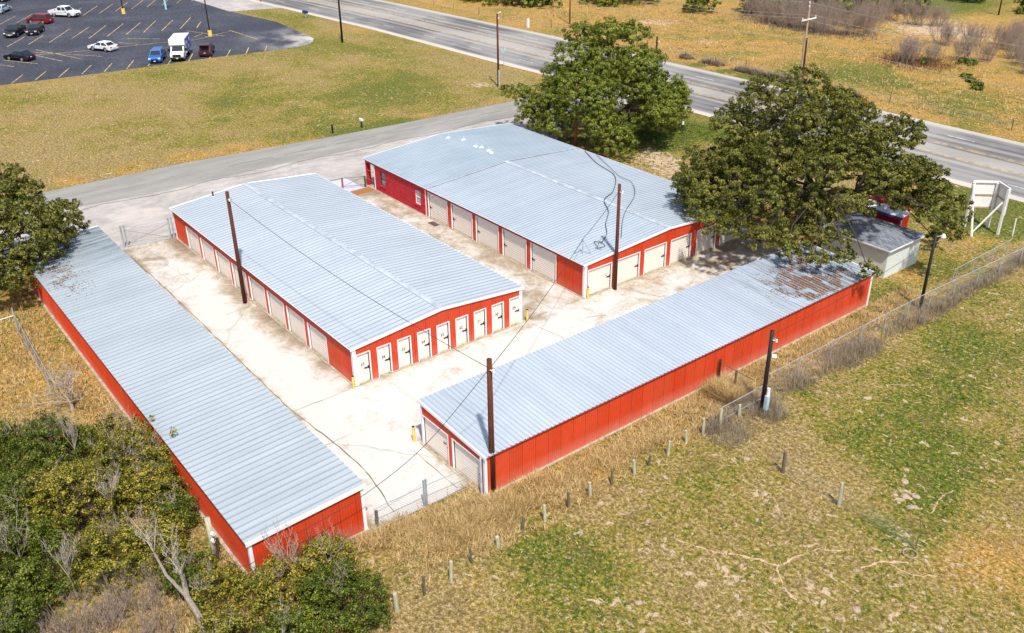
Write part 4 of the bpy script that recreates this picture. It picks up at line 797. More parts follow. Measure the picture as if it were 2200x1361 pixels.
# ------------------------------------------------------------------ fences
ORD = ['first', 'second', 'third', 'fourth', 'fifth', 'sixth', 'seventh', 'eighth', 'ninth', 'tenth', 'eleventh', 'twelfth', 'thirteenth', 'fourteenth', 'fifteenth', 'sixteenth', 'seventeenth', 'eighteenth']
PP = [(-18.03,8.16,1.05,0),(-17.97,6.62,1.2,1),(-18.08,5.18,1.25,0),(-17.64,3.65,.9,1),(-17.58,1.97,.7,0),(-17.34,.27,.82,1),(-17.55,-1.08,1.02,0),(-17.52,-2.72,.97,1),(-17.51,-4.25,.93,0),(-17.5,-5.83,.9,1),(-17.63,-7.44,.95,0),(-17.6,-8.57,.75,1),(-17.6,-10.09,.97,0),(-17.43,-11.81,.87,0),(-17.47,-13.19,1.12,0),(-17.45,-14.7,1.07,0),(-17.59,-16.26,.85,0)]
for k_, (x, y, h, dk) in enumerate(PP):
    mb = MB(); lx, ly = R.uniform(-.09, .09), R.uniform(-.09, .09); rr = R.uniform(.085, .115) if not dk else R.uniform(.06, .085)
    mb.tube([(0, 0, -.05), (lx*.5, ly*.5, h*.5), (lx, ly, h)], [rr, rr*.95, rr*.88], 9)
    tag(mb.build('fence_post', M['darkpost' if dk else 'greypost'], loc=(x, y, 0)), '%s old timber fence post, %s post of the pasture row from the dark bush' % (('dark short', 'stout grey')[1-dk], ORD[k_]), 'fence post', 'old timber posts along the pasture edge')

def chainlink(parent, P0, P1, h, name='chain_link_mesh', sp=0.16, r=0.0045, z0=0.05, mat='pipe'):
    P0 = Vector(P0); P1 = Vector(P1); L = (P1-P0).length; d = (P1-P0)/L; V = []; Fq = []
    n = Vector((-d.y, d.x, 0)); b = 0
    def seg(t0, z0_, t1, z1_, e):
        nonlocal b
        a = P0+d*t0; c = P0+d*t1; w = Vector((d.x*-(z1_-z0_), d.y*-(z1_-z0_), (t1-t0))); w.normalize()
        for q, z_ in ((a, z0_), (c, z1_)):
            for s_ in (-1, 1): V.append((q.x+w.x*s_*r+n.x*e, q.y+w.y*s_*r+n.y*e, z_+w.z*s_*r))
        Fq.append((b, b+1, b+3, b+2)); b += 4
    t_ = -h
    while t_ < L:
        for sgn, e in ((1, 0.003), (-1, -0.003)):
            a, c = t_, t_+h; za, zb = (z0, z0+h) if sgn > 0 else (z0+h, z0)
            if a < 0: za += (0-a)*sgn; a = 0
            if c > L: zb -= (c-L)*sgn; c = L
            if c-a > 0.02: seg(a, za, c, zb, e)
        t_ += sp
    mb = MB(); mb.v = V; mb.f = Fq; return mb.build(name, M[mat], parent)
def fence_run(o, pts, h, step, top=True, bottom=False, posts=True, rpost=0.035, mesh=True, sp=0.16, mat='pipe'):
    for a, b in zip(pts, pts[1:]):
        a = Vector((a[0], a[1], 0)); b = Vector((b[0], b[1], 0)); L = (b-a).length; n = max(1, round(L/step))
        if posts:
            for k_ in range(n+1):
                if k_ == n and (b.x, b.y) != (pts[-1][0], pts[-1][1]): continue
                p = a+(b-a)*k_/n; mb = MB(); mb.tube([(p.x, p.y, 0), (p.x, p.y, h+0.06)], rpost, 8); mb.build('post', M[mat], o)
        if top: mb = MB(); mb.tube([(a.x, a.y, h), (b.x, b.y, h)], 0.024, 6); mb.build('top_rail', M[mat], o)
        if bottom: mb = MB(); mb.tube([(a.x, a.y, 0.12), (b.x, b.y, 0.12)], 0.02, 6); mb.build('bottom_rail', M[mat], o)
        if mesh: chainlink(o, a, b, h-0.08, sp=sp)
o = empty('chain_link_fence', (0, 0, 0), 'long galvanised chain-link fence between the shed strip and the green pasture', 'fence')
fence_run(o, [(-17.0, -19.3), (-17.05, -29.5), (-17.1, -38.0), (-17.6, -50.5), (-19.2, -75.0)], 1.42, 3.3)
o = empty('chain_link_fence', (0, 0, 0), 'short cross fence from the faded red wall to the meter pole', 'fence')
fence_run(o, [(-14.25, -18.25), (-16.9, -18.2)], 1.5, 1.35, rpost=0.07, mat='darkpost', sp=0.2)
mb = MB(); mb.tube([(-14.25, -18.25, 0), (-14.25, -18.25, 1.75)], 0.07, 8); mb.build('post', M['redpole'], o)
o = empty('leaning_gate', (0, 0, 0), 'galvanised chain-link gate panel leaning on old posts beside the meter pole', 'gate')
for a, b in (((-17.35, -14.85), (-17.35, -18.6)),):
    fence_run(o, [a, b], 1.12, 4, posts=False, sp=0.14); mb = MB(); mb.tube([(a[0], a[1], 0.2), (b[0], b[1], 0.2)], 0.024, 6); mb.build('bottom_rail', M['pipe'], o)
    for p in (a, b): mb = MB(); mb.tube([(p[0], p[1], 0.2), (p[0], p[1], 1.12)], 0.024, 6); mb.build('stile', M['pipe'], o)
o = empty('chain_link_fence', (0, 0, 0), 'farther short chain-link run with rusty posts below the billboard', 'fence')
fence_run(o, [(-16.0, -43.2), (-15.9, -52.2)], 1.15, 3.0, sp=0.2)
o = empty('yard_gate', (0, 0, 0), 'near double chain-link gate closing the yard between two sheds', 'gate')
fence_run(o, [(-12.75, 6.15), (-12.8, 3.25)], 1.45, 4, posts=False, bottom=True, sp=0.17); fence_run(o, [(-12.8, 2.95), (-12.95, 0.3)], 1.45, 4, posts=False, bottom=True, sp=0.17)
for y in (3.17, 3.03): mb = MB(); mb.tube([(-12.8, y, 0), (-12.8, y, 1.85)], 0.055, 8); mb.build('post', M['pipe'], o)
o = empty('yard_gate', (0, 0, 0), 'far double chain-link gate opening the yard onto the gravel apron', 'gate')
fence_run(o, [(31.95, 4.0), (31.25, 0.55)], 1.65, 4, posts=False, bottom=True, sp=0.2)
for p in ((32.05, 4.25), (32.0, 3.98), (31.2, 0.5), (31.2, 0.22)): mb = MB(); mb.tube([(p[0], p[1], 0), (p[0], p[1], 2.0)], 0.07, 8); mb.build('post', M['pipe'], o)
mb = MB(); mb.tube([(32.0, 3.98, 1.5), (31.2, 0.55, 0.2)], 0.012, 4); mb.tube([(32.0, 3.98, 0.2), (31.2, 0.55, 1.5)], 0.012, 4); mb.build('brace_wire', M['darkpost'], o)
mb = MB(); mb.tube([(32.05, 4.25, 1.6), (31.0, 6.6, 1.6)], 0.02, 5); mb.build('top_rail', M['pipe'], o)
o = empty('walk_gate', (0, 0, 0), 'small timber-framed wire gate at the alley end by the brick office', 'gate')
for p, m_ in (((32.7, -17.2), 'orangepole'), ((31.75, -19.2), 'darkpost'), ((33.0, -14.2), 'darkpost')): mb = MB(); mb.box((p[0]-.07, p[1]-.07, 0), (p[0]+.07, p[1]+.07, 1.15)); mb.build('post', M[m_], o)
for z_ in (0.25, 1.1): mb = MB(); mb.tube([(33.0, -14.2, z_), (32.7, -17.2, z_), (31.75, -19.2, z_)], 0.025, 5); mb.build('rail', M['darkpost'], o)
mb = MB(); mb.tube([(32.7, -17.2, 0.25), (31.75, -19.2, 1.1)], 0.02, 5); mb.build('brace', M['darkpost'], o)
o = empty('chain_link_fence', (0, 0, 0), 'bent galvanised fence running along the dry grass left of the long shed', 'fence')
fence_run(o, [(21.3, 15.15), (15.5, 15.3), (9.4, 15.45)], 1.6, 3.0, bottom=True, sp=0.13)
mb = MB(); mb.tube([(21.3, 15.15, 1.5), (21.0, 19.5, 1.5), (20.8, 24, 1.5)], 0.03, 6); mb.build('top_rail', M['white'], o); mb = MB(); mb.tube([(21.3, 15.15, 0), (21.3, 15.15, 2.1)], 0.06, 8); mb.build('post', M['pipe'], o)
o = empty('wire_fence', (0, 0, 0), 'sagging many-strand wire fence crossing the pasture on two old posts', 'fence')
for x, h in ((-22.67, 1.35), (-26.24, 1.46)): mb = MB(); mb.tube([(x, -13.86, 0), (x+0.05, -13.86, h)], [0.1, 0.085], 9); mb.build('post', M['greypost' if x < -25 else 'darkpost'], o)
mb = MB(); mb.tube([(-30.6, -13.86, 0), (-30.6, -13.86, 0.9)], 0.03, 6); mb.build('post', M['darkpost'], o)
for k_ in range(9):
    z_ = 0.15+k_*0.13; mb = MB(); mb.tube([(-21.9, -13.84, z_*.9), (-22.67, -13.78, z_), (-24.4, -13.78, z_-0.04), (-26.24, -13.78, z_+0.02), (-28.6, -13.8, z_*.9), (-30.6, -13.82, z_*.75)], 0.0045, 4); mb.build('wire', M['palecable'], o)
o = empty('wire_fence', (0, 0, 0), 'barbed wire fence on thin dark stakes along the far side of the highway', 'fence')
fx = [(150,-79.5),(140,-80.2),(130,-80.8),(121,-81),(112.4,-81.4),(106,-81.7),(98.5,-82.2),(91.6,-82.5),(86,-83.4),(80.3,-84.3),(73,-84.6),(66,-84.8),(57.5,-84.6),(49.3,-84.3),(44,-84.9),(38.9,-85.5),(33.5,-85.6),(24,-85.5),(16,-85.4),(7.6,-85.3),(4.5,-85.5),(0.5,-85.2),(-5,-85.2)]
for k_, (x, y) in enumerate(fx): h = 1.35 if k_ % 3 == 0 else 1.05; mb = MB(); mb.tube([(x, y, 0), (x, y, h)], 0.06 if k_ % 3 == 0 else 0.035, 6); mb.build('post', M['darkpost'], o)
for z_ in (0.4, 0.7, 1.0): mb = MB(); mb.tube([(x, y, z_) for x, y in fx], 0.012, 4); mb.build('wire', M['palecable'], o)

# ------------------------------------------------------------------ vehicles
def paint(name, c, rough=0.3): return plain(name, c, rough, 0.0, 0.06, 1.0, 0.6)
PT = {'white': paint('car_white', (0.80, 0.80, 0.80)), 'black': paint('car_black', (0.012, 0.013, 0.02)), 'red': paint('car_dark_red', (0.22, 0.008, 0.014)), 'blue': paint('car_blue', (0.02, 0.13, 0.42)), 'silver': paint('car_silver', (0.52, 0.60, 0.66)), 'navy': paint('car_near_black', (0.02, 0.02, 0.035)), 'dred': paint('car_maroon', (0.05, 0.01, 0.02))}
def quad_shrink(q, f, out):
    q = [Vector(p) for p in q]; c = sum(q, Vector())/4; n = (q[1]-q[0]).cross(q[2]-q[0]).normalized()
    if n.dot(c-Vector((0, 0, 0.8))) < 0: n = -n
    r = [c+(p-c)*f for p in q]; return r, n
def pane(o, q, f=0.86, mat='glass', name='window'):
    r, n = quad_shrink(q, f, 0.01); mb = MB(); mb.hull8([p-n*0.01 for p in r]+[p+n*0.012 for p in r]); return mb.build(name, M[mat], o)
def car(kind, pos, hd, pm, label, cat='car', name='parked_car', group='vehicles in the parking lot', tail_open=False):
    o = empty(name, (pos[0], pos[1], 0.012), label, cat, group, math.radians(hd)); P = PT[pm]
    K_ = {'sedan': (2.42, .91, 0.84, 0.92, 1.45, 1.42, (0.95, 0.15, -1.25, -1.95)), 'suv': (2.30, .93, 0.98, 1.05, 1.72, 1.38, (1.15, 0.55, -1.85, -2.20)), 'pickup': (2.95, 1.0, 1.08, 1.18, 1.92, 1.85, (1.35, 0.75, -0.75, -0.95))}[kind]
    hl, hw_, zh, zb, zt, wb, (xa, xb, xc, xd) = K_; r = 0.34 if kind == 'sedan' else (0.37 if kind == 'suv' else 0.41); z0 = 0.24 if kind != 'pickup' else 0.38
    def arch(cx, rev=False):
        a = [(cx+(r+0.07)*math.cos(t_), r+(r+0.07)*math.sin(t_)) for t_ in np.linspace(0.25 if kind != 'pickup' else 0.05, PI-(0.25 if kind != 'pickup' else .05), 9)]; a = [(x, max(z, z0)) for x, z in a]; return a[::-1]
    # body outline, clockwise from rear bottom
    bed = kind == 'pickup'; zr = {'sedan': 0.98, 'suv': 1.05, 'pickup': 0.80}[kind]
    out = [(-hl+0.08, z0)] + arch(-wb+(0.1 if kind != 'pickup' else 0.15)) + arch(wb-0.1) + [(hl-0.12, z0), (hl, z0+0.22), (hl-0.03, zh-0.22), (hl-0.22, zh-0.05), (xa+0.35, zb-0.04), (xa, zb), (xd, zb), (xd-0.05, zr), (-hl+0.10, zr-0.02), (-hl, zr-0.25), (-hl, z0+0.2)]
    ins = [(x*0.985, z0+0.02+(z-z0)*0.97) for x, z in out]
    mb = MB(); n = len(out); lay = [(-hw_, ins), (-hw_+0.07, out), (hw_-0.07, out), (hw_, ins)]
    vs = [(x, y, z) for y, oo in lay for x, z in oo]; fs = [tuple(range(n)), tuple(range(3*n, 4*n))]
    for k_ in range(3): fs += [(k_*n+i, k_*n+(i+1) % n, (k_+1)*n+(i+1) % n, (k_+1)*n+i) for i in range(n)]
    mb.add(vs, fs)
    tw = hw_-0.20; bw = hw_-0.06
    lo = [(xa, bw), (xd, bw), (xd, -bw), (xa, -bw)]; up = [(xb, tw), (xc, tw), (xc, -tw), (xb, -tw)]
    mb.hull8([(x, y, zb-0.03) for x, y in lo]+[(x, y, zt-0.05) for x, y in up]); mb.hull8([(x, y, zt-0.05) for x, y in up]+[(x*0.94+0.0 if x > 0 else x*0.96, y*0.9, zt) for x, y in up])
    if bed:
        for s_ in (-1, 1): y0_, y1_ = sorted((s_*(hw_-0.08), s_*hw_*0.985)); mb.box((-hl+0.02, y0_, 0.80), (xd, y1_, 1.16))
        mb.box((-hl, -hw_+0.08, 0.55), (-hl+0.07, hw_-0.08, 1.15))
    mb.build('body', P, o)
    if bed: m_ = MB(); m_.box((-hl+0.08, -hw_+0.085, 0.80), (xd-0.07, hw_-0.085, 0.815)); m_.build('bed_liner', M['rubber'] if pm != 'white' else M['pipe'], o)
    zt2 = zt-0.06; zb2 = zb+0.0
    pane(o, [(xa, bw, zb2), (xa, -bw, zb2), (xb, -tw, zt2), (xb, tw, zt2)], 0.88, name='windshield')
    if not tail_open: pane(o, [(xd, -bw, zb2), (xd, bw, zb2), (xc, tw, zt2), (xc, -tw, zt2)], 0.84, name='rear_window')
    mid0 = (xa*0.45+xd*0.55)+0.15; mid1 = (xb*0.5+xc*0.5)+0.1
    for s_ in (-1, 1):
        pane(o, [(xa, s_*bw, zb2), (mid0, s_*bw, zb2), (mid1, s_*tw, zt2), (xb, s_*tw, zt2)], 0.86); pane(o, [(mid0, s_*bw, zb2), (xd, s_*bw, zb2), (xc, s_*tw, zt2), (mid1, s_*tw, zt2)], 0.84)
        for x in (wb-0.1, -wb+(0.1 if not bed else 0.15)):
            w_ = MB(); ya, yb_ = s_*(hw_-0.24), s_*(hw_-0.01); w_.tube([(x, ya, r), (x, yb_, r)], r, 18); wo = w_.build('wheel', M['rubber'], o); w_ = MB(); w_.tube([(x, s_*(hw_-0.012), r), (x, s_*(hw_+0.008), r)], [r*0.62, r*0.56], 14); w_.build('rim', M['rim'], wo)
        m_ = MB(); y0_, y1_ = sorted((s_*(hw_-0.40), s_*(hw_-0.06))); m_.box((hl-0.10, y0_, zh-0.30), (hl-0.005, y1_, zh-0.14)); m_.build('headlight', M['lens'], o)
        m_ = MB(); m_.box((-hl-0.012, y0_, (zr-0.30 if not bed else 0.80)), (-hl+0.08, y1_, (zr-0.12 if not bed else 1.05))); m_.build('taillight', M['tail'], o)
        m_ = MB(); y0_, y1_ = sorted((s_*(hw_), s_*(hw_+0.17))); m_.box((xa-0.28, y0_, zb+0.02), (xa-0.12, y1_, zb+0.17)); m_.build('mirror', P, o)
    m_ = MB(); m_.box((hl-0.03, -0.5, z0+0.12), (hl+0.012, 0.5, zh-0.30)); m_.build('grille', M['black'] if not (bed and pm == 'black') else M['rim'], o)
    m_ = MB(); m_.box((-hl-0.015, -0.16, 0.62), (-hl, 0.16, 0.74)); m_.build('number_plate', M['plate'], o); m_ = MB(); m_.box((hl+0.013, -0.16, z0+0.10), (hl+0.025, 0.16, z0+0.22)); m_.build('number_plate', M['plate'], o)
    m_ = MB(); m_.box((-hl+0.1, -hw_+0.12, z0-0.06), (hl-0.1, hw_-0.12, z0+0.02)); m_.build('underbody', M['black'], o)
    if tail_open:
        m_ = MB(); m_.hull8([(xc, -tw, zt-0.02), (xc, tw, zt-0.02), (xc-0.05, tw, zt+0.05), (xc-0.05, -tw, zt+0.05), (-hl-0.75, -tw, zt+0.20), (-hl-0.75, tw, zt+0.20), (-hl-0.78, tw, zt+0.27), (-hl-0.78, -tw, zt+0.27)]); m_.build('tailgate', P, o)
        pane(o, [(xd, -bw, zb2-0.35), (xd, bw, zb2-0.35), (xc, tw, zt2), (xc, -tw, zt2)], 0.9, mat='black', name='cargo_opening')
    return o
def off(p, hd, f=0, l=0): a = math.radians(hd); return (p[0]+f*math.cos(a)-l*math.sin(a), p[1]+f*math.sin(a)+l*math.cos(a))
car('sedan', off((113.45, -18.25), 28, 0, -0.75), 28, 'white', 'white sedan parked alone in the middle of the lot')
car('sedan', off((115.0, -6.2), 30, 0, -0.75), 30, 'black', 'black sedan nearest the left edge of the lot')
car('pickup', off((148.7, -21.95), -146, 0, 0.9), -146, 'white', 'white crew-cab pickup at the back of the lot', 'pickup', 'parked_truck')
car('suv', off((144.7, -16.6), 37, 0, -0.8), 37, 'red', 'dark red hatchback between white pickup and black cars')
car('pickup', off((134.0, -9.6), 150, -2.9, 0), 150, 'black', 'black pickup with pale grille facing the camera', 'pickup', 'parked_truck')
car('suv', off((133.7, -13.0), 150, -2.3, 0), 150, 'black', 'black SUV beside the black pickup')
car('suv', off((98.75, -21.9), 150, -2.3, 0), 150, 'blue', 'blue SUV parked next to the white box truck')
car('suv', off((97.9, -29.4), -30, 2.3, 0), -30, 'dred', 'near-black hatchback with open tailgate right of the box truck', tail_open=True)
car('sedan', (162.3, -14.6), -36, 'silver', 'silver-blue car cut by the left frame edge, upper one')
car('sedan', (151.0, -8.8), 150, 'white', 'white car at the left frame edge behind the black pickup')
car('suv', (177.0, -18.5), 150, 'dred', 'dark car at the top left corner of the lot')
# box truck
V_ = empty('box_truck', (0, 0, 0.012), 'white box truck with blue side graphics facing the camera', 'box truck', 'vehicles in the parking lot', math.radians(150)); px = off((97.75, -25.0), 150, -3.2, 0); V_.location = (px[0], px[1], 0.012)
mb = MB(); out = [(-3.1, 0.75), (3.2, 0.75)]
mb.prism([(0.9, 0.45), (3.15, 0.45), (3.2, 0.9), (3.05, 1.15), (2.2, 1.35), (1.55, 2.05), (0.9, 2.1)], 'y', -0.98, 0.98); mb.build('cab', PT['white'], V_)
mb = MB(); mb.prism([(-3.3, 0.85), (0.88, 0.85), (0.88, 2.12), (1.75, 2.2), (1.75, 2.9), (1.55, 3.05), (-3.3, 3.05)], 'y', -1.15, 1.15); bx_ = mb.build('cargo_box', PT['white'], V_)
mb = MB(); mb.box((-3.1, 1.153, 1.0), (0.7, 1.17, 2.9)); sg = mb.build('side_graphic', paint('blue_graphic', (0.05, 0.12, 0.5)), bx_)
for x, z_ in ((-2.3, 2.3), (-1.2, 1.5), (-0.2, 2.2)): mb = MB(); mb.prism([(x+0.4*math.cos(a), z_+0.3*math.sin(a)) for a in np.linspace(0, 2*PI, 9)[:-1]], 'y', 1.171, 1.178); mb.build('white_blotch', M['white'], sg)
pane(V_, [(2.2, 0.88, 1.38), (2.2, -0.88, 1.38), (1.57, -0.8, 2.03), (1.57, 0.8, 2.03)], 0.94, name='windshield')
for s_ in (-1, 1):
    mb = MB(); y0_, y1_ = sorted((s_*0.981, s_*0.995)); mb.hull8([(1.0, y0_, 1.3), (2.05, y0_, 1.3), (2.05, y1_, 1.3), (1.0, y1_, 1.3), (1.0, y0_, 1.95), (1.55, y0_, 1.95), (1.55, y1_, 1.95), (1.0, y1_, 1.95)]); mb.build('window', M['glass'], V_)
    for x in (2.35, -2.0): mb = MB(); mb.tube([(x, s_*0.72, 0.4), (x, s_*1.0, 0.4)], 0.4, 18); wo = mb.build('wheel', M['rubber'], V_); mb = MB(); mb.tube([(x, s_*1.0, 0.4), (x, s_*1.015, 0.4)], 0.22, 12); mb.build('rim', M['rim'], wo)
    mb = MB(); y0_, y1_ = sorted((s_*1.05, s_*1.4)); mb.box((1.9, y0_, 1.35), (2.0, y1_, 1.75)); mb.build('mirror', M['black'], V_)
    mb = MB(); y0_, y1_ = sorted((s_*0.62, s_*0.92)); mb.box((3.1, y0_, 0.85), (3.21, y1_, 1.05)); mb.build('headlight', M['lens'], V_)
mb = MB(); mb.box((3.12, -0.6, 0.75), (3.215, 0.6, 1.08)); mb.build('grille', M['black'], V_); mb = MB(); mb.box((3.1, -0.98, 0.42), (3.26, 0.98, 0.68)); mb.build('bumper', M['black'], V_); mb = MB(); mb.box((3.262, -0.16, 0.48), (3.272, 0.16, 0.62)); mb.build('number_plate', M['plate'], V_)
mb = MB(); mb.box((-3.2, -0.9, 0.5), (1.0, 0.9, 0.84)); mb.build('chassis', M['black'], V_)

# ------------------------------------------------------------------ vegetation
def leaf_quads(P, size, up=0.35, aspect=0.55, rng=NR):
    if P.shape[1] == 6: N0 = P[:, 3:]; P = P[:, :3]; n = len(P); N = N0*1.15+rng.normal(size=(n, 3))*0.5; N[:, 2] += 0.15
    else: n = len(P); N = rng.normal(size=(n, 3)); N[:, 2] = np.abs(N[:, 2])+up
    N /= np.linalg.norm(N, axis=1, keepdims=True)
    T_ = np.cross(N, rng.normal(size=(n, 3))); T_ /= np.linalg.norm(T_, axis=1, keepdims=True); Bt = np.cross(N, T_)
    s = size*rng.uniform(0.6, 1.35, (n, 1)); a = T_*s; b = Bt*s*aspect
    return np.stack([P-a, P+b*0.9-a*0.1, P+a, P-b*0.9-a*0.1], 1).reshape(-1, 3)
def tufted(clumps, tufts, per, tr, rng, flat=0.75):
    out = []
    for cx, cy, cz, rx, ry, rz in clumps:
        k_ = max(3, int(tufts*rx*ry/4.0)); D_ = rng.normal(size=(k_, 3)); D_[:, 2] = D_[:, 2]*0.9+0.35; D_ /= np.linalg.norm(D_, axis=1, keepdims=True)
        C0 = np.array([cx, cy, cz])+D_*np.array([rx, ry, rz])*rng.uniform(0.62, 1.04, (k_, 1))
        for c in C0:
            d = rng.normal(size=(per, 3)); d /= np.linalg.norm(d, axis=1, keepdims=True)
            nn_ = (c-np.array([cx, cy, cz])); nn_ = nn_/np.linalg.norm(nn_); out.append(np.concatenate([c+d*np.array([tr, tr, tr*flat])*rng.uniform(0.25, 1.0, (per, 1))**0.6*rng.uniform(0.6, 1.25), nn_*0.75+d*0.55], 1))
    return np.concatenate(out)
def limb(mb, a, b, r0, r1, rr, n=5, wob=0.12):
    a, b = Vector(a), Vector(b); L = (b-a).length; P = []
    for k_ in range(n+1):
        f = k_/n; w = math.sin(PI*f); P.append(a+(b-a)*f+Vector((rr.uniform(-1, 1)*wob*L*w*.5, rr.uniform(-1, 1)*wob*L*w*.5, 0.14*L*w)))
    mb.tube(P, [r0+(r1-r0)*(k_/n) for k_ in range(n+1)], 7)
def dome_clumps(cx, cy, R0, zc, H, n, rmin, rmax, rng, squash=(1, 1), thr=0.35, low=0.15):
    out = []
    for i in range(n):
        f = (i+0.5)/n; ph = i*2.39996+rng.uniform(-.3, .3); el = math.asin(low+(1-low)*(1-f)) if low >= 0 else math.asin(1-f*(1-low)); rad = R0*math.cos(el)**0.8; rr = rng.uniform(rmin, rmax)
        k_ = rng.uniform(0.70, 1.06); x = cx+math.cos(ph)*rad*k_*squash[0]; y = cy+math.sin(ph)*rad*k_*squash[1]; z = zc+math.sin(el)*(H-zc)*k_-rr*0.5
        out.append((x, y, z, rr, rr, rr*rng.uniform(0.55, 0.78)))
    return out
def tree(name, base, clumps, label, leaf, lmat, rng, trunk_r=0.45, fork=2.2, tufts=16, per=34, tr=0.42, lsize=0.13, cat='tree', group=None, bark='bark', stems=4, trunk_tops=None):
    o = empty(name, (base[0], base[1], 0), label, cat, group); rr = random.Random(int(rng.integers(1e6))); b0 = Vector((base[0], base[1], 0))
    mb = MB(); mb.tube([(0, 0, -0.1), (0.05, 0.05, fork*.4), (0, 0, fork)], [trunk_r*1.35, trunk_r, trunk_r*.95], 10); mb.build('trunk', M[bark], o)
    hubs = []; c = np.array([q[:3] for q in clumps]); mb = MB()
    for k_ in range(stems):
        a = 2*PI*k_/stems+rr.uniform(-.3, .3); sel = c[rr.randrange(len(c))]; rad = np.linalg.norm(c[:, :2]-np.array(base), axis=1).mean()*0.5
        h = Vector((base[0]+math.cos(a)*rad, base[1]+math.sin(a)*rad, fork+(c[:, 2].mean()-fork)*rr.uniform(.45, .8))); hubs.append(h); limb(mb, (0, 0, fork*.9), h-b0, trunk_r*.7, trunk_r*.36, rr)
    for q in clumps:
        p = Vector(q[:3]); h = min(hubs, key=lambda v: (v-p).length); limb(mb, h-b0, p-b0, trunk_r*.17, trunk_r*.05, rr)
        for _ in range(3): e_ = p+Vector((rr.uniform(-1, 1)*q[3]*.8, rr.uniform(-1, 1)*q[4]*.8, rr.uniform(0, .8)*q[5])); limb(mb, p-b0, e_-b0, trunk_r*.07, trunk_r*.03, rr, 3)
    mb.build('limbs', M[bark], o)
    P = tufted(clumps, tufts, per, tr, rng)-np.array([base[0], base[1], 0, 0, 0, 0]); P = P[P[:, 2] > 0.15]
    mesh_np('crown', leaf_quads(P, lsize, rng=rng), 4, M[lmat], o); return o

rg = np.random.default_rng(5)
cl = dome_clumps(28.3, -48.9, 8.3, 3.0, 10.6, 46, 1.7, 2.6, rg, (1.0, 1.06), low=0.0)
cl += [(26.5, -45.5, 2.6, 1.9, 1.9, 1.3), (24.2, -46.8, 2.8, 1.8, 1.8, 1.3), (30.5, -42.8, 2.6, 2.0, 2.0, 1.3), (22.6, -49.5, 3.2, 1.8, 1.8, 1.2), (33.4, -41.8, 3.6, 1.9, 1.9, 1.2), (36.5, -42.0, 4.6, 1.8, 1.8, 1.1), (24.0, -53.6, 3.6, 1.9, 1.9, 1.2),
       (31.0, -51.0, 11.0, 2.2, 2.2, 1.4), (22.4, -51.6, 4.0, 1.9, 1.9, 1.2), (20.8, -49.0, 4.4, 1.6, 1.6, 1.1), (25.0, -55.8, 4.2, 2.0, 2.0, 1.2), (19.9, -46.6, 5.0, 1.3, 1.3, .9), (33.6, -48.8, 10.6, 2.0, 2.0, 1.3), (30.4, -54.0, 10.4, 2.2, 2.2, 1.4), (34.5, -53.0, 9.6, 2.2, 2.2, 1.4)]
tree('oak_tree', (27.2, -48.2), cl, 'smaller dark green live oak beyond the far corner of the widest roof', None, 'oak', rg, 0.45, 2.0, 74, 52, 0.31, 0.095)
rg = np.random.default_rng(9)
cl = dome_clumps(-3.2, -41.6, 9.6, 4.2, 13.2, 60, 1.3, 2.5, rg, (1.0, 1.0), low=0.02)
cl = [q for q in cl if not (q[0] < -8.0 and q[2] < 7.5 and -45 < q[1] < -35)]
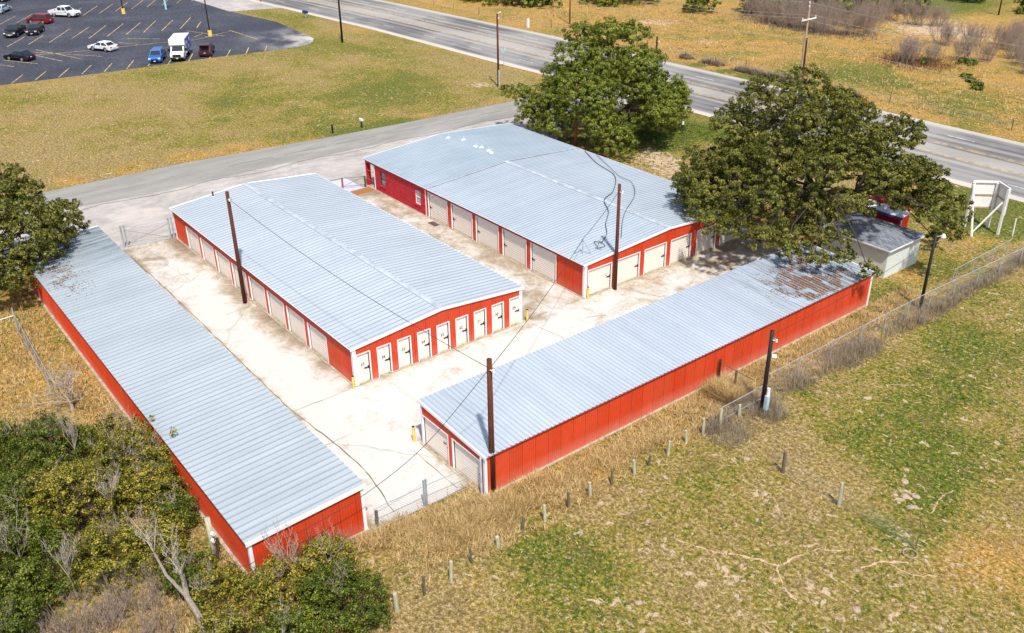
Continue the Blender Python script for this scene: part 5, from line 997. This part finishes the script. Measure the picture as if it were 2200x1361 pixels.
cl += [(-9.2, -36.2, 4.6, 1.7, 1.7, 1.2), (-6.2, -35.0, 4.8, 1.8, 1.8, 1.2), (-3.0, -33.4, 5.0, 1.8, 1.8, 1.2), (-0.2, -31.6, 4.6, 1.6, 1.6, 1.1), (1.2, -33.5, 4.8, 1.9, 1.9, 1.2), (-13.2, -47.0, 4.4, 1.4, 1.4, 1.1), (-7.6, -44.2, 7.4, 1.5, 1.5, 1.0), (-9.8, -45.6, 6.6, 1.3, 1.3, .9), (-6.0, -45.4, 6.6, 1.5, 1.5, 1.0), (-11.6, -46.4, 5.6, 1.3, 1.3, 1.0), (-10.6, -43.6, 8.0, 1.4, 1.4, 1.0), (-12.2, -45.2, 7.0, 1.3, 1.3, .9), (-11.0, -39.0, 7.6, 1.3, 1.3, .9), (-8.6, -45.0, 4.6, 1.2, 1.2, .9), (-10.3, -45.5, 4.6, 1.1, 1.1, .9), (-11.3, -46.3, 4.0, 1.0, 1.0, .9), (-10.2, -44.0, 4.8, 1.0, 1.0, .7), (-11.8, -43.4, 4.9, 1.0, 1.0, .7), (-13.2, -42.9, 4.7, .9, .9, .8), (-14.6, -43.0, 4.3, 1.0, 1.0, 1.0), (-10.4, -42.2, 5.4, .8, .8, .6), (-9.6, -40.4, 4.9, .9, .9, .7), (-14.3, -42.9, 3.0, .9, 1.0, .9), (-15.4, -42.0, 4.8, 1.2, 1.3, 1.2), (-13.0, -43.8, 6.3, 1.3, 1.3, 1.0), (3.4, -34.6, 4.8, 1.7, 1.7, 1.2), (-1.6, -31.4, 4.1, 1.3, 1.3, .9), (-4.2, -31.6, 4.3, 1.4, 1.4, 1.0), (-6.8, -31.6, 4.4, 1.3, 1.3, .9), (-8.6, -32.4, 4.5, 1.4, 1.4, 1.0), (-9.8, -33.4, 4.6, 1.2, 1.2, .9), (-11.4, -34.4, 4.3, 1.0, 1.0, .8), (-7.4, -29.9, 4.3, 1.2, 1.2, .8), (-9.6, -30.3, 4.2, 1.1, 1.1, .8), (-11.3, -31.4, 4.1, 1.1, 1.1, .8), (-13.0, -32.6, 4.0, .9, .9, .8), (-14.7, -33.0, 3.7, .8, .8, .9), (-5.0, -29.8, 4.5, 1.2, 1.2, .9), (-2.9, -29.6, 4.4, 1.2, 1.2, .8), (-8.0, -35.6, 5.6, 1.6, 1.6, 1.1), (-3.6, -34.2, 6.4, 1.8, 1.8, 1.2), (0.6, -35.4, 6.6, 1.9, 1.9, 1.2), (5.6, -37.6, 5.4, 1.7, 1.7, 1.2), (-9.8, -37.4, 6.2, 1.7, 1.7, 1.1)]
tree('oak_tree', (-2.6, -42.6), cl, 'huge spreading olive green live oak overhanging the house and the leafy shed roof', None, 'oak2', rg, 0.55, 2.6, 64, 54, 0.30, 0.094, stems=6)
rg = np.random.default_rng(13)
cl = dome_clumps(31.0, 14.6, 6.2, 2.6, 9.2, 30, 1.5, 2.3, rg, (1.0, 1.0), low=0.0)
cl += [(25.6, 12.3, 3.9, 1.6, 1.6, 1.1), (27.6, 10.2, 4.3, 1.5, 1.5, 1.0), (24.6, 14.5, 3.3, 1.6, 1.6, 1.1), (28.5, 9.8, 5.4, 1.4, 1.4, .9), (25.2, 16.8, 3.2, 1.7, 1.7, 1.2)]
tree('oak_tree', (30.6, 14.4), cl, 'dark oak hanging over the far left end of the long shed roof', None, 'oak2', rg, 0.4, 2.0, 70, 40, 0.30, 0.105)

def shrub(name, x, y, r, h, label, mat, rng, cat='bush', group=None, n=14, tufts=30, per=26, tr=0.26, ls=0.085, sq=(1, 1)):
    cl = []
    for i in range(n):
        a = rng.uniform(0, 2*PI); d = r*math.sqrt(rng.uniform(0, 1))*0.8; rr = r*rng.uniform(.28, .42); zz = (h-rr)*(1-(d/r)**2*0.75)*rng.uniform(.72, 1.0)
        cl.append((x+math.cos(a)*d*sq[0], y+math.sin(a)*d*sq[1], max(rr*.6, zz), rr, rr, rr*.8))
        cl.append((x+math.cos(a+.5)*d*1.15*sq[0], y+math.sin(a+.5)*d*1.15*sq[1], max(rr*.5, zz*.45), rr*.9, rr*.9, rr*.7))
    return tree(name, (x, y), cl, label, None, mat, rng, max(.06, r*.05), h*.25, tufts, per, tr, ls, cat, group, 'bark', 3)
rb = np.random.default_rng(21); GB = 'brush thicket in the near left corner'
BR = [(2.4, 17.4, 2.5, 4.2, 'darkbrush', 'dark green bush at the left frame edge just below the bare twiggy tree'), (-0.6, 14.6, 2.0, 3.6, 'brush', 'yellow-green bush whose top reaches the long shed roof edge'), (3.4, 14.1, 1.4, 2.1, 'brush', 'small yellowish bush against the dark red shed wall'),
      (-3.2, 17.8, 2.8, 4.4, 'brush', 'broad olive bush in the middle of the brush thicket'), (-6.0, 21.0, 2.8, 4.4, 'darkbrush', 'dark bush at the left frame edge, lower part of the thicket'), (-4.2, 14.6, 1.9, 3.6, 'brush', 'olive bush pressed against the shed wall midway down'), (-9.4, 22.6, 2.2, 3.0, 'darkbrush', 'bright green bush in the bottom left corner of the view'),
      (-7.6, 15.2, 1.6, 2.4, 'brush', 'low green bush beside the weathered pole stump'), (-16.9, 10.3, 2.3, 3.1, 'darkbrush', 'round dark bush at the bottom edge beside the pasture posts'), (-14.4, 9.6, 1.6, 2.7, 'brush', 'olive bush covering the foot of the long shed end wall'), (-14.3, 12.3, 1.7, 2.7, 'brush', 'low yellow-green bush at the bottom edge left of the round dark bush'), (-12.3, 14.3, 1.4, 2.4, 'brush', 'small yellowish bush at the near corner of the long shed'), (-17.0, 13.2, 1.8, 2.4, 'darkbrush', 'dark bush cut by the bottom frame edge'), (5.6, 19.6, 1.9, 2.8, 'darkbrush', 'topmost dark bush of the thicket at the left frame edge'),
      (-1.4, 20.6, 2.6, 4.0, 'darkbrush', 'tall dark bush at the left frame edge between the upper and lower ones'), (-7.2, 17.6, 2.0, 3.2, 'brush', 'olive bush between the bare twig tangle and the shed wall'), (-13.0, 22.0, 2.0, 1.8, 'brush', 'low olive bush at the bottom edge left of the twig tangle'), (-10.4, 14.9, 1.3, 1.9, 'darkbrush', 'small dark bush just below the weathered pole stump'),
      (0.9, 13.6, 1.3, 3.2, 'brush', 'yellowish bush leaning over the dark red wall near the leafy sprigs'), (-1.9, 13.5, 1.4, 3.3, 'brush', 'rusty olive bush hiding the middle of the long shed wall'), (-15.8, 15.4, 1.9, 2.5, 'brush', 'olive bush at the bottom frame edge beside the leaning pale trunk'), (-5.8, 13.7, 1.1, 2.2, 'darkbrush', 'small dark bush in front of the wall above the weathered stump')]
for x, y, r, h, m_, lb in BR: shrub('bush', x, y, r, h, lb, m_, rb, group=GB, tufts=70, per=50, tr=0.27, ls=0.062, n=18)

def twigs(mb, base, n, L, r0, rr, spread=0.9, depth=2):
    for _ in range(n):
        a = rr.uniform(0, 2*PI); t_ = rr.uniform(0.15, 1)*spread; d = Vector((math.cos(a)*math.sin(t_), math.sin(a)*math.sin(t_), math.cos(t_))); l_ = L*rr.uniform(.6, 1.1)
        e = Vector(base)+d*l_; m_ = Vector(base)+d*l_*.5+Vector((rr.uniform(-.1, .1)*l_, rr.uniform(-.1, .1)*l_, 0.05*l_)); mb.tube([base, m_, e], [r0, r0*.7, r0*.35], 4, False)
        if depth > 0:
            for f in (.45, .7, .95): p = Vector(base)+(e-Vector(base))*f; twigs(mb, p, 2 if depth > 1 else 3, l_*.42, r0*.5, rr, spread*1.0, depth-1)
rt = random.Random(3)
o = empty('bare_tree', (8.6, 15.0, 0), 'leafless bleached tree with spiky twigs beside the dark red shed wall', 'tree')
mb = MB(); mb.tube([(0, 0, 0), (0.1, 0, .7)], [.12, .09], 7); mb.build('trunk', M['twig'], o)
mb = MB(); twigs(mb, (0.1, 0, .6), 10, 2.2, .04, rt, 1.25, 2); mb.build('twigs', M['twig'], o)
o = empty('bare_tree', (2.5, 13.4, 0), 'pale bare twigs sticking up in front of the long shed wall', 'tree'); mb = MB(); mb.tube([(0, 0, 0), (0, 0, .5)], .05, 6); mb.build('trunk', M['twig'], o)
mb = MB(); twigs(mb, (0, 0, .5), 9, 1.9, .022, rt, .8, 1); mb.build('twigs', M['twig'], o)
o = empty('bare_tree', (-14.6, 15.6, 0), 'leaning pale grey trunk with bare forks rising through the brush', 'tree')
mb = MB(); mb.tube([(-0.2, 0.2, 0), (.9, .0, .9), (1.7, .15, 1.6), (2.3, .0, 2.4)], [.16, .15, .13, .10], 8); mb.tube([(1.7, .15, 1.6), (2.6, .6, 2.5), (3.4, .7, 3.3)], [.10, .07, .05], 7); mb.build('trunk', M['palebark'], o)
mb = MB(); twigs(mb, (2.3, 0, 2.4), 5, 2.0, .03, rt, 1.0, 2); twigs(mb, (3.4, .7, 3.3), 5, 1.9, .025, rt, 1.0, 2); mb.build('twigs', M['twig'], o)
for x, y, lb in ((-9.6, 17.9, 'tangle of grey bare twigs in the open middle of the thicket'), (-12.0, 18.2, 'tangle of pinkish grey twigs near the bottom frame edge'), (-11.2, 20.6, 'tangle of brown twigs deepest in the bottom left brush')):
    o = empty('dead_brush', (x, y, 0), lb, 'dead brush', 'dead brush in the thicket'); mb = MB()
    for _ in range(26): bx2, by2 = rt.uniform(-1.7, 1.7), rt.uniform(-1.7, 1.7); twigs(mb, (bx2, by2, 0), 5, 1.3, .014, rt, .95, 1)
    mb.build('twigs', M['greytwig'], o)
o = empty('dead_brush', (-12.8, 9.3, 0), 'reddish dry twigs standing before the near end wall of the long shed', 'dead brush'); mb = MB()
for _ in range(16): twigs(mb, (rt.uniform(-.5, .3), rt.uniform(-1.6, 1.6), 0), 5, 1.5, .012, rt, .7, 1)
mb.build('twigs', M['weed'], o)
for x, y, zb_, lb in ((-4.4, 16.3, 1.9, 'wispy leafless stems rising from the middle of the brush thicket'), (-8.1, 19.4, 1.5, 'wispy grey stems in the lower part of the brush thicket'), (1.4, 16.4, 1.9, 'wispy pale stems rising from the upper part of the brush thicket'), (-13.3, 11.0, 1.2, 'spindly bare shrub standing before the near end wall of the long shed')):
    o = empty('bare_tree', (x, y, 0), lb, 'tree'); mb = MB(); mb.tube([(0, 0, 0), (.1, .05, zb_*.6), (0, .1, zb_)], [.06, .05, .035], 6); mb.build('trunk', M['palebark'], o)
    mb = MB(); twigs(mb, (0, .1, zb_), 8, 1.9, .018, rt, .75, 2); mb.build('twigs', M['twig'], o)
# overhanging sprigs on the long shed eave
for x, y, z_, lb in ((0.4, 12.5, 2.6, 'leafy sprig poking over the long shed eave, upper one'), (-1.9, 12.0, 2.8, 'rusty green sprig lying over the long shed eave, lower one')):
    rs = np.random.default_rng(int(x*10)+50); P = tufted([(x, y, z_, .45, .45, .3)], 90, 14, .16, rs); o = mesh_np('leafy_sprig', leaf_quads(P, .07, rng=rs), 4, M['brush']); tag(o, lb, 'branch')

# distant scrub beyond the highway
rd = np.random.default_rng(33); GF = 'evergreens beyond the highway'
FT = [(112, -92, 4.5, 4.5, 'dark cedar clump at the top edge left of the farthest orange pole'), (103, -93.5, 5, 5, 'dark cedar clump at the top edge left of the orange pole'), (97.5, -97.0, 4.2, 4.6, 'dark cedar nearest the orange pole across the highway'), (92, -108.5, 5, 5, 'dark cedar at the top edge right of the orange pole'), (88, -113.5, 4.5, 4.5, 'dark cedar at the top edge above the smaller oak'),
      (73.3, -114.5, 3.6, 5.5, 'lone green tree across the highway above the dry clearing'), (66.3, -124.0, 5, 6.5, 'dark tree at the left end of the grey bare thicket'), (62, -130, 6, 7, 'dark tree in the grey bare thicket at the top edge'), (56, -140, 5, 6, 'dark tree behind the grey bare thicket'), (46.5, -160, 3, 5, 'small green tree on the bright green far lawn'), (33.5, -158, 3.4, 4.5, 'small dark tree near the top right corner'), (120, -97, 6, 5, 'dark cedar clump farthest up the highway'), (60.5, -128, 5, 6.5, 'broad dark tree behind the bare thicket, nearest the double pole'), (54, -134, 5.5, 6.5, 'broad dark tree behind the middle of the bare thicket'), (48.5, -141, 4.5, 5.5, 'rounded dark tree behind the right end of the bare thicket')]
for x, y, r, h, lb in FT: shrub('evergreen_tree', x, y, r, h, lb, 'oak', rd, 'tree', GF, 12, 10, 26, .55, .26)
SC = [(20.3, -112, 1.5, 1.2, 'low grey-green bush, largest in the right-hand scrub'), (12.2, -99.8, 1.0, 1.0, 'dark green low bush near the right edge beyond the highway'), (14.6, -102.6, .9, .7, 'small dark low bush left of the one near the right edge'), (24.5, -107.5, .8, .8, 'tiny dark bush beyond the highway below the orange thicket'), (16.5, -104.5, .8, .6, 'small grey-green bush in the far dry pasture')]
for x, y, r, h, lb in SC: shrub('bush', x, y, r, h, lb, 'darkbrush', rd, 'bush', 'low bushes beyond the highway', 6, 12, 20, .3, .16)
for o in [q for q in bpy.data.objects if q.get('group') == GB]:
    r_, h_ = next((b[2], b[3]) for b in BR if b[5] == o['label']); mb = MB()
    twigs(mb, (0, 0, h_*.42), 5, h_*.62, .013, rt, 1.1, 2)
    mb.build('twigs', M['twig'] if rt.random() < .4 else M['greytwig'], o)
def bare_bush(r, h, seed, n=26):
    rr = random.Random(seed); mb = MB()
    for _ in range(n): a = rr.uniform(0, 2*PI); d = r*.55*math.sqrt(rr.random()); twigs(mb, (math.cos(a)*d, math.sin(a)*d, 0), 3, h*.85, .024, rr, .7, 2)
    return mb
proto = []
for s_ in range(3):
    o = bare_bush(2.6, 3.9, 40+s_, 20).build('bare_bush', M['greytwig']); proto.append(o)
GX = 'bare grey bushes beyond the highway'
pos = [(60.5, -117.5), (57.6, -115.4), (54.5, -114.8), (51.2, -114.6), (48.8, -116.8), (46.4, -114.5), (43.4, -116.5), (41.2, -118.8), (57.0, -121.0), (52.8, -120.5), (49.2, -123.0), (45.2, -123.6), (54.0, -127.0), (49.6, -130.0), (46.0, -132.5), (41.0, -132.0), (38.0, -134.0), (59.5, -124.5), (63.8, -118.5),
       (27.5, -108.6), (24.8, -110.2), (26.2, -105.6), (22.0, -113.5), (19.5, -115.5), (29.4, -121.5), (26.2, -124.0), (23.5, -127.5), (20.8, -125.0), (17.6, -120.4), (15.0, -117.4), (13.6, -122.5), (18.2, -130.5), (24.0, -134.0), (12.0, -112.8)]
place = ['topmost row', 'back row', 'front row']
for i, (x, y) in enumerate(pos):
    o = proto[i] if i < 3 else proto[i % 3].copy()
    if i >= 3: col.objects.link(o)
    o.location = (x, y, 0); o.rotation_euler = (0, 0, i*1.3); s_ = 0.75+0.45*((i*37) % 10)/10 if i < 19 else 0.65+0.3*((i*37) % 10)/10; o.scale = (s_*1.1, s_*1.1, s_)
    tag(o, 'leafless grey %s bush, %s of the %s' % ('thicket' if i < 19 else 'scrub', (ORD+['nineteenth'])[i if i < 19 else i-19], 'thicket beside the double pole' if i < 19 else 'loose group at the right edge'), 'bush', GX)
# weeds, tall dry grass, blades, litter
def blades(P, H, n, spread, w, rng, lean=0.5):
    k_ = len(P); base = np.repeat(P, n, 0); hh = np.repeat(H, n)*rng.uniform(.55, 1.2, k_*n); a = rng.uniform(0, 2*PI, k_*n); d = np.stack([np.cos(a), np.sin(a), np.zeros_like(a)], 1)
    b0 = base+d*(rng.uniform(0, 1, (k_*n, 1))*spread); tip = b0+d*(hh*lean*rng.uniform(.2, 1.2, k_*n))[:, None]; tip[:, 2] += hh
    s = np.stack([-d[:, 1], d[:, 0], np.zeros_like(a)], 1)*w*rng.uniform(.6, 1.4, (k_*n, 1)); return np.stack([b0-s, b0+s, tip], 1).reshape(-1, 3)
def scatter(n, x0, x1, y0, y1, f, rng):
    P = np.stack([rng.uniform(x0, x1, n), rng.uniform(y0, y1, n)], 1); k_ = rng.random(n) < f(P[:, 0], P[:, 1]); P = P[k_]; return np.concatenate([P, np.zeros((len(P), 1))], 1)
rv = np.random.default_rng(77)
def inb(x, y):   # inside slabs or buildings
    return ((x > -12.6) & (x < 44) & (y < 6.5) & (y > -38.4) & ~((x < -7.9) & (y < 0))) | ((x > -14.25) & (x < -7.8) & (y < .2) & (y > -35.9)) | ((x > -12.6) & (x < 30.8) & (y > 6.3) & (y < 12.7)) | ((x > -12.3) & (x < -6.3) & (y < -39.8) & (y > -44.5))
P = scatter(9000, -38, -14.2, -60, 9, lambda x, y: np.where(inb(x, y), 0, np.clip(0.20+0.5*vnoise(x, y, 2.0, 61), 0, 1)), rv)
tag(mesh_np('dry_grass', blades(P, rv.uniform(.05, .13, len(P)), 5, .10, .018, rv, 1.1), 3, M['straw']), kind='stuff')
P = scatter(60000, -38, -14.4, -62, 11, lambda x, y: np.where(inb(x, y), 0, np.clip((zones(x, y)[0]-0.42)*0.9+(vnoise(x, y, .5, 62)-0.70)*2.6, 0, .8)), rv)
tag(mesh_np('green_grass', blades(P, rv.uniform(.05, .13, len(P)), 6, .14, .022, rv, 1.0), 3, M['green']), kind='stuff')
def strip_d(x, y): return np.where(inb(x, y), 0, np.clip(1.15-np.abs(x+15.4)/1.9+(vnoise(x, y, 1.2, 63)-.5)*1.5, 0, 1))
P = scatter(20000, -18.2, -14.15, -40, 6.5, strip_d, rv); P2 = scatter(9000, -19, -12.6, -4.5, 6.0, lambda x, y: np.where(inb(x, y), 0, np.clip(1.05-np.hypot(x+15, (y-.6)*.6)/2.4+(vnoise(x, y, .8, 96)-.5)*.9, 0, 1)), rv); P3 = scatter(1800, -16.6, -14.5, -18.6, -16.8, lambda x, y: x*0+.9, rv); P4_ = scatter(5200, -16.2, -12.6, .5, 9.5, lambda x, y: np.where(inb(x, y), 0, np.clip(1.25-np.abs(x+13.6)/1.1-np.abs(y-5)/4+(vnoise(x, y, .9, 95)-.5)*1.2, 0, .9)), rv)
Pa = np.concatenate([P, P2, P3, P4_]); Ha = np.concatenate([rv.uniform(.08, .30, len(P)), rv.uniform(.12, .50, len(P2)), rv.uniform(.3, .8, len(P3)), rv.uniform(.10, .36, len(P4_))])
tag(mesh_np('tall_dry_grass', blades(Pa, Ha, 7, .16, .013, rv, 1.6), 3, M['straw']), kind='stuff')
P = scatter(8000, -19, -16.4, -53, -18.6, lambda x, y: np.clip(1.0-np.abs(x+17.6)/.9+(vnoise(x, y, 2.5, 64)-.5)*1.0, 0, 1), rv); Pb = scatter(2600, -19.5, -17, -19, -13, lambda x, y: np.clip(vnoise(x, y, 1, 65)*.7, 0, 1), rv); Pa = np.concatenate([P, Pb])
tag(mesh_np('fence_weeds', blades(Pa, rv.uniform(.12, .70, len(Pa))*(.5+1.0*vnoise(Pa[:, 0], Pa[:, 1], 1.5, 90)), 6, .2, .008, rv, .9), 3, M['weed']), kind='stuff')
P = scatter(16000, 5, 27, 12.9, 24, lambda x, y: np.clip(.3+.9*(vnoise(x, y, 1.4, 66)-.3), 0, 1), rv); P2 = scatter(9000, -18, -9, 8, 22, lambda x, y: np.where(inb(x, y), 0, .55), rv); Pa = np.concatenate([P, P2])
tag(mesh_np('dry_brush_grass', blades(Pa, rv.uniform(.10, .34, len(Pa)), 6, .14, .016, rv, .9), 3, M['straw']), kind='stuff')
P = scatter(9000, 50.9, 97, -59, 6, lambda x, y: np.where((x-97+0*y > -1) | (x < 51), 0, .6), rv); tag(mesh_np('field_grass', blades(P, rv.uniform(.05, .12, len(P)), 3, .15, .035, rv, 1.0), 3, M['straw']), kind='stuff')
P = scatter(16000, -5, 95, -112, -83, lambda x, y: np.clip(.25+.7*(vnoise(x, y, 5, 67)-.3), 0, 1), rv); tag(mesh_np('far_field_grass', blades(P, rv.uniform(.12, .38, len(P)), 5, .35, .028, rv, 1.1), 3, M['straw']), kind='stuff')
P = scatter(3800, 20, 50, -83.9, -82.6, lambda x, y: np.clip((vnoise(x, y, 3, 68)-.35)*2, 0, 1), rv); tag(mesh_np('roadside_weeds', blades(P+np.array([0, -1.2, 0]), rv.uniform(.3, .8, len(P)), 7, .3, .04, rv, .6), 3, M['weed']), kind='stuff')
P = scatter(5000, 17, 36, -60, -41.5, lambda x, y: np.clip(zones(x, y)[0], 0, 1)*((x < 31) | (y < -52)), rv); tag(mesh_np('oak_green_grass', blades(P, rv.uniform(.08, .2, len(P)), 6, .2, .03, rv, .9), 3, M['green']), kind='stuff')
for (cx, cy, rx2, ry2), n_, nm in (((26, -107.5, 4.5, 3.5), 1500, 'orange_undergrowth'), ((52, -116, 11, 3), 2200, 'thicket_undergrowth')):
    a = rv.uniform(0, 2*PI, n_); d = np.abs(rv.normal(0, .75, n_)); P = np.stack([cx+np.cos(a)*d*rx2, cy+np.sin(a)*d*ry2, a*0], 1); tag(mesh_np(nm, blades(P, rv.uniform(.15, .6, n_), 6, .5, .03, rv, .7), 3, M['rust'] if 'orange' in nm else M['weed']), kind='stuff')
# leaf litter lying in the pans of the two roofs under the oaks
def litter(name, spots, zf, rng, n):
    out = []
    for x, y, sx, sy, w in spots:
        k_ = int(n*w); P = np.stack([rng.normal(x, sx, k_), rng.normal(y, sy, k_)], 1); out.append(P)
    P = np.concatenate(out); keep = vnoise(P[:, 0], P[:, 1], .55, 71) > .44; P = P[keep]; return P
rl = np.random.default_rng(8)
P = litter('l', [(-11.5, -27.9, .8, .9, .5), (-12.4, -29.2, .9, .7, 1.0), (-11.6, -30.4, .7, .5, .6), (-13.2, -28.4, .4, .4, .35), (-13.4, -30.9, .5, .8, .5), (-10.2, -30.6, .5, 1.1, .45), (-9.6, -32.4, .4, .7, .3), (-12.6, -32.6, .5, .6, .3)], None, rl, 2600)
P = P[(P[:, 0] > XR) & (P[:, 0] < XL)]; Pz = HL+0.05-(HL-HR+.02)*(XL+.17-P[:, 0])/6.39+.035; P = np.concatenate([P, Pz[:, None]], 1)
tag(mesh_np('leaf_litter', leaf_quads(P, .055, up=3.0, rng=rl), 4, M['rust']), 'brown dead leaves drifted on the pasture-side shed roof', 'leaf litter', kind='stuff')
P = litter('l', [(24.8, 11.4, 1.7, .7, 1.0), (21.8, 11.2, 1.2, .6, .5), (27.5, 11.2, 1.5, .8, .7)], None, rl, 2200); P = P[(P[:, 1] < 12.5) & (P[:, 1] > 6.5)]; P = P[::2]; Pz = AL+.04+(AR-AL)*(12.65-P[:, 1])/6.38+.035; P = np.concatenate([P, Pz[:, None]], 1)
tag(mesh_np('leaf_litter', leaf_quads(P, .055, up=3.0, rng=rl), 4, M['rust']), 'brown dead leaves on the far end of the long shed roof', 'leaf litter', kind='stuff')
# stones, branch, tyre
rs_ = random.Random(4)
def stone(x, y, s):
    bm = bmesh.new(); bmesh.ops.create_icosphere(bm, subdivisions=2, radius=1)
    for v in bm.verts: v.co = Vector((v.co.x*s*rs_.uniform(.85, 1.15), v.co.y*s*rs_.uniform(.7, 1.0), v.co.z*s*.4*rs_.uniform(.8, 1.1)))
    me = bpy.data.meshes.new('stone'); bm.to_mesh(me); bm.free(); me.materials.append(M['stone']); o = bpy.data.objects.new('stone', me); col.objects.link(o); o.location = (x, y, 0.02); o.rotation_euler = (0, 0, rs_.uniform(0, 6)); return tag(o, 'pale flat stone lying in the pasture grass', 'stone', 'pale stones in the pasture')
for x, y, s in [(-28.0,-17.2,.26),(-28.4,-17.6,.22),(-27.6,-16.9,.16),(-28.7,-16.6,.2),(-27.3,-18.3,.24),(-26.8,-19.3,.16),(-29.7,-14.5,.16),(-23.2,-11.6,.22),(-20.6,-13.3,.2),(-24.6,-.8,.18),(-31.1,-8.2,.22),(-27.2,2.1,.16),(-31.9,-6.3,.18)]: stone(x, y, s)
mb = MB(); n = 28; RR, rr_ = .33, .045
for i in range(n):
    for j in range(8): a = 2*PI*i/n; b = 2*PI*j/8; mb.v.append(((RR+rr_*math.cos(b))*math.cos(a), (RR+rr_*math.cos(b))*math.sin(a), .05+rr_*math.sin(b)))
for i in range(n):
    for j in range(8): mb.f.append((i*8+j, ((i+1) % n)*8+j, ((i+1) % n)*8+(j+1) % 8, i*8+(j+1) % 8))
tag(mb.build('hoop', M['sill'], loc=(-30.6, -13.4, 0)), 'pale grey hoop lying in the pasture at the lower right', 'hoop')
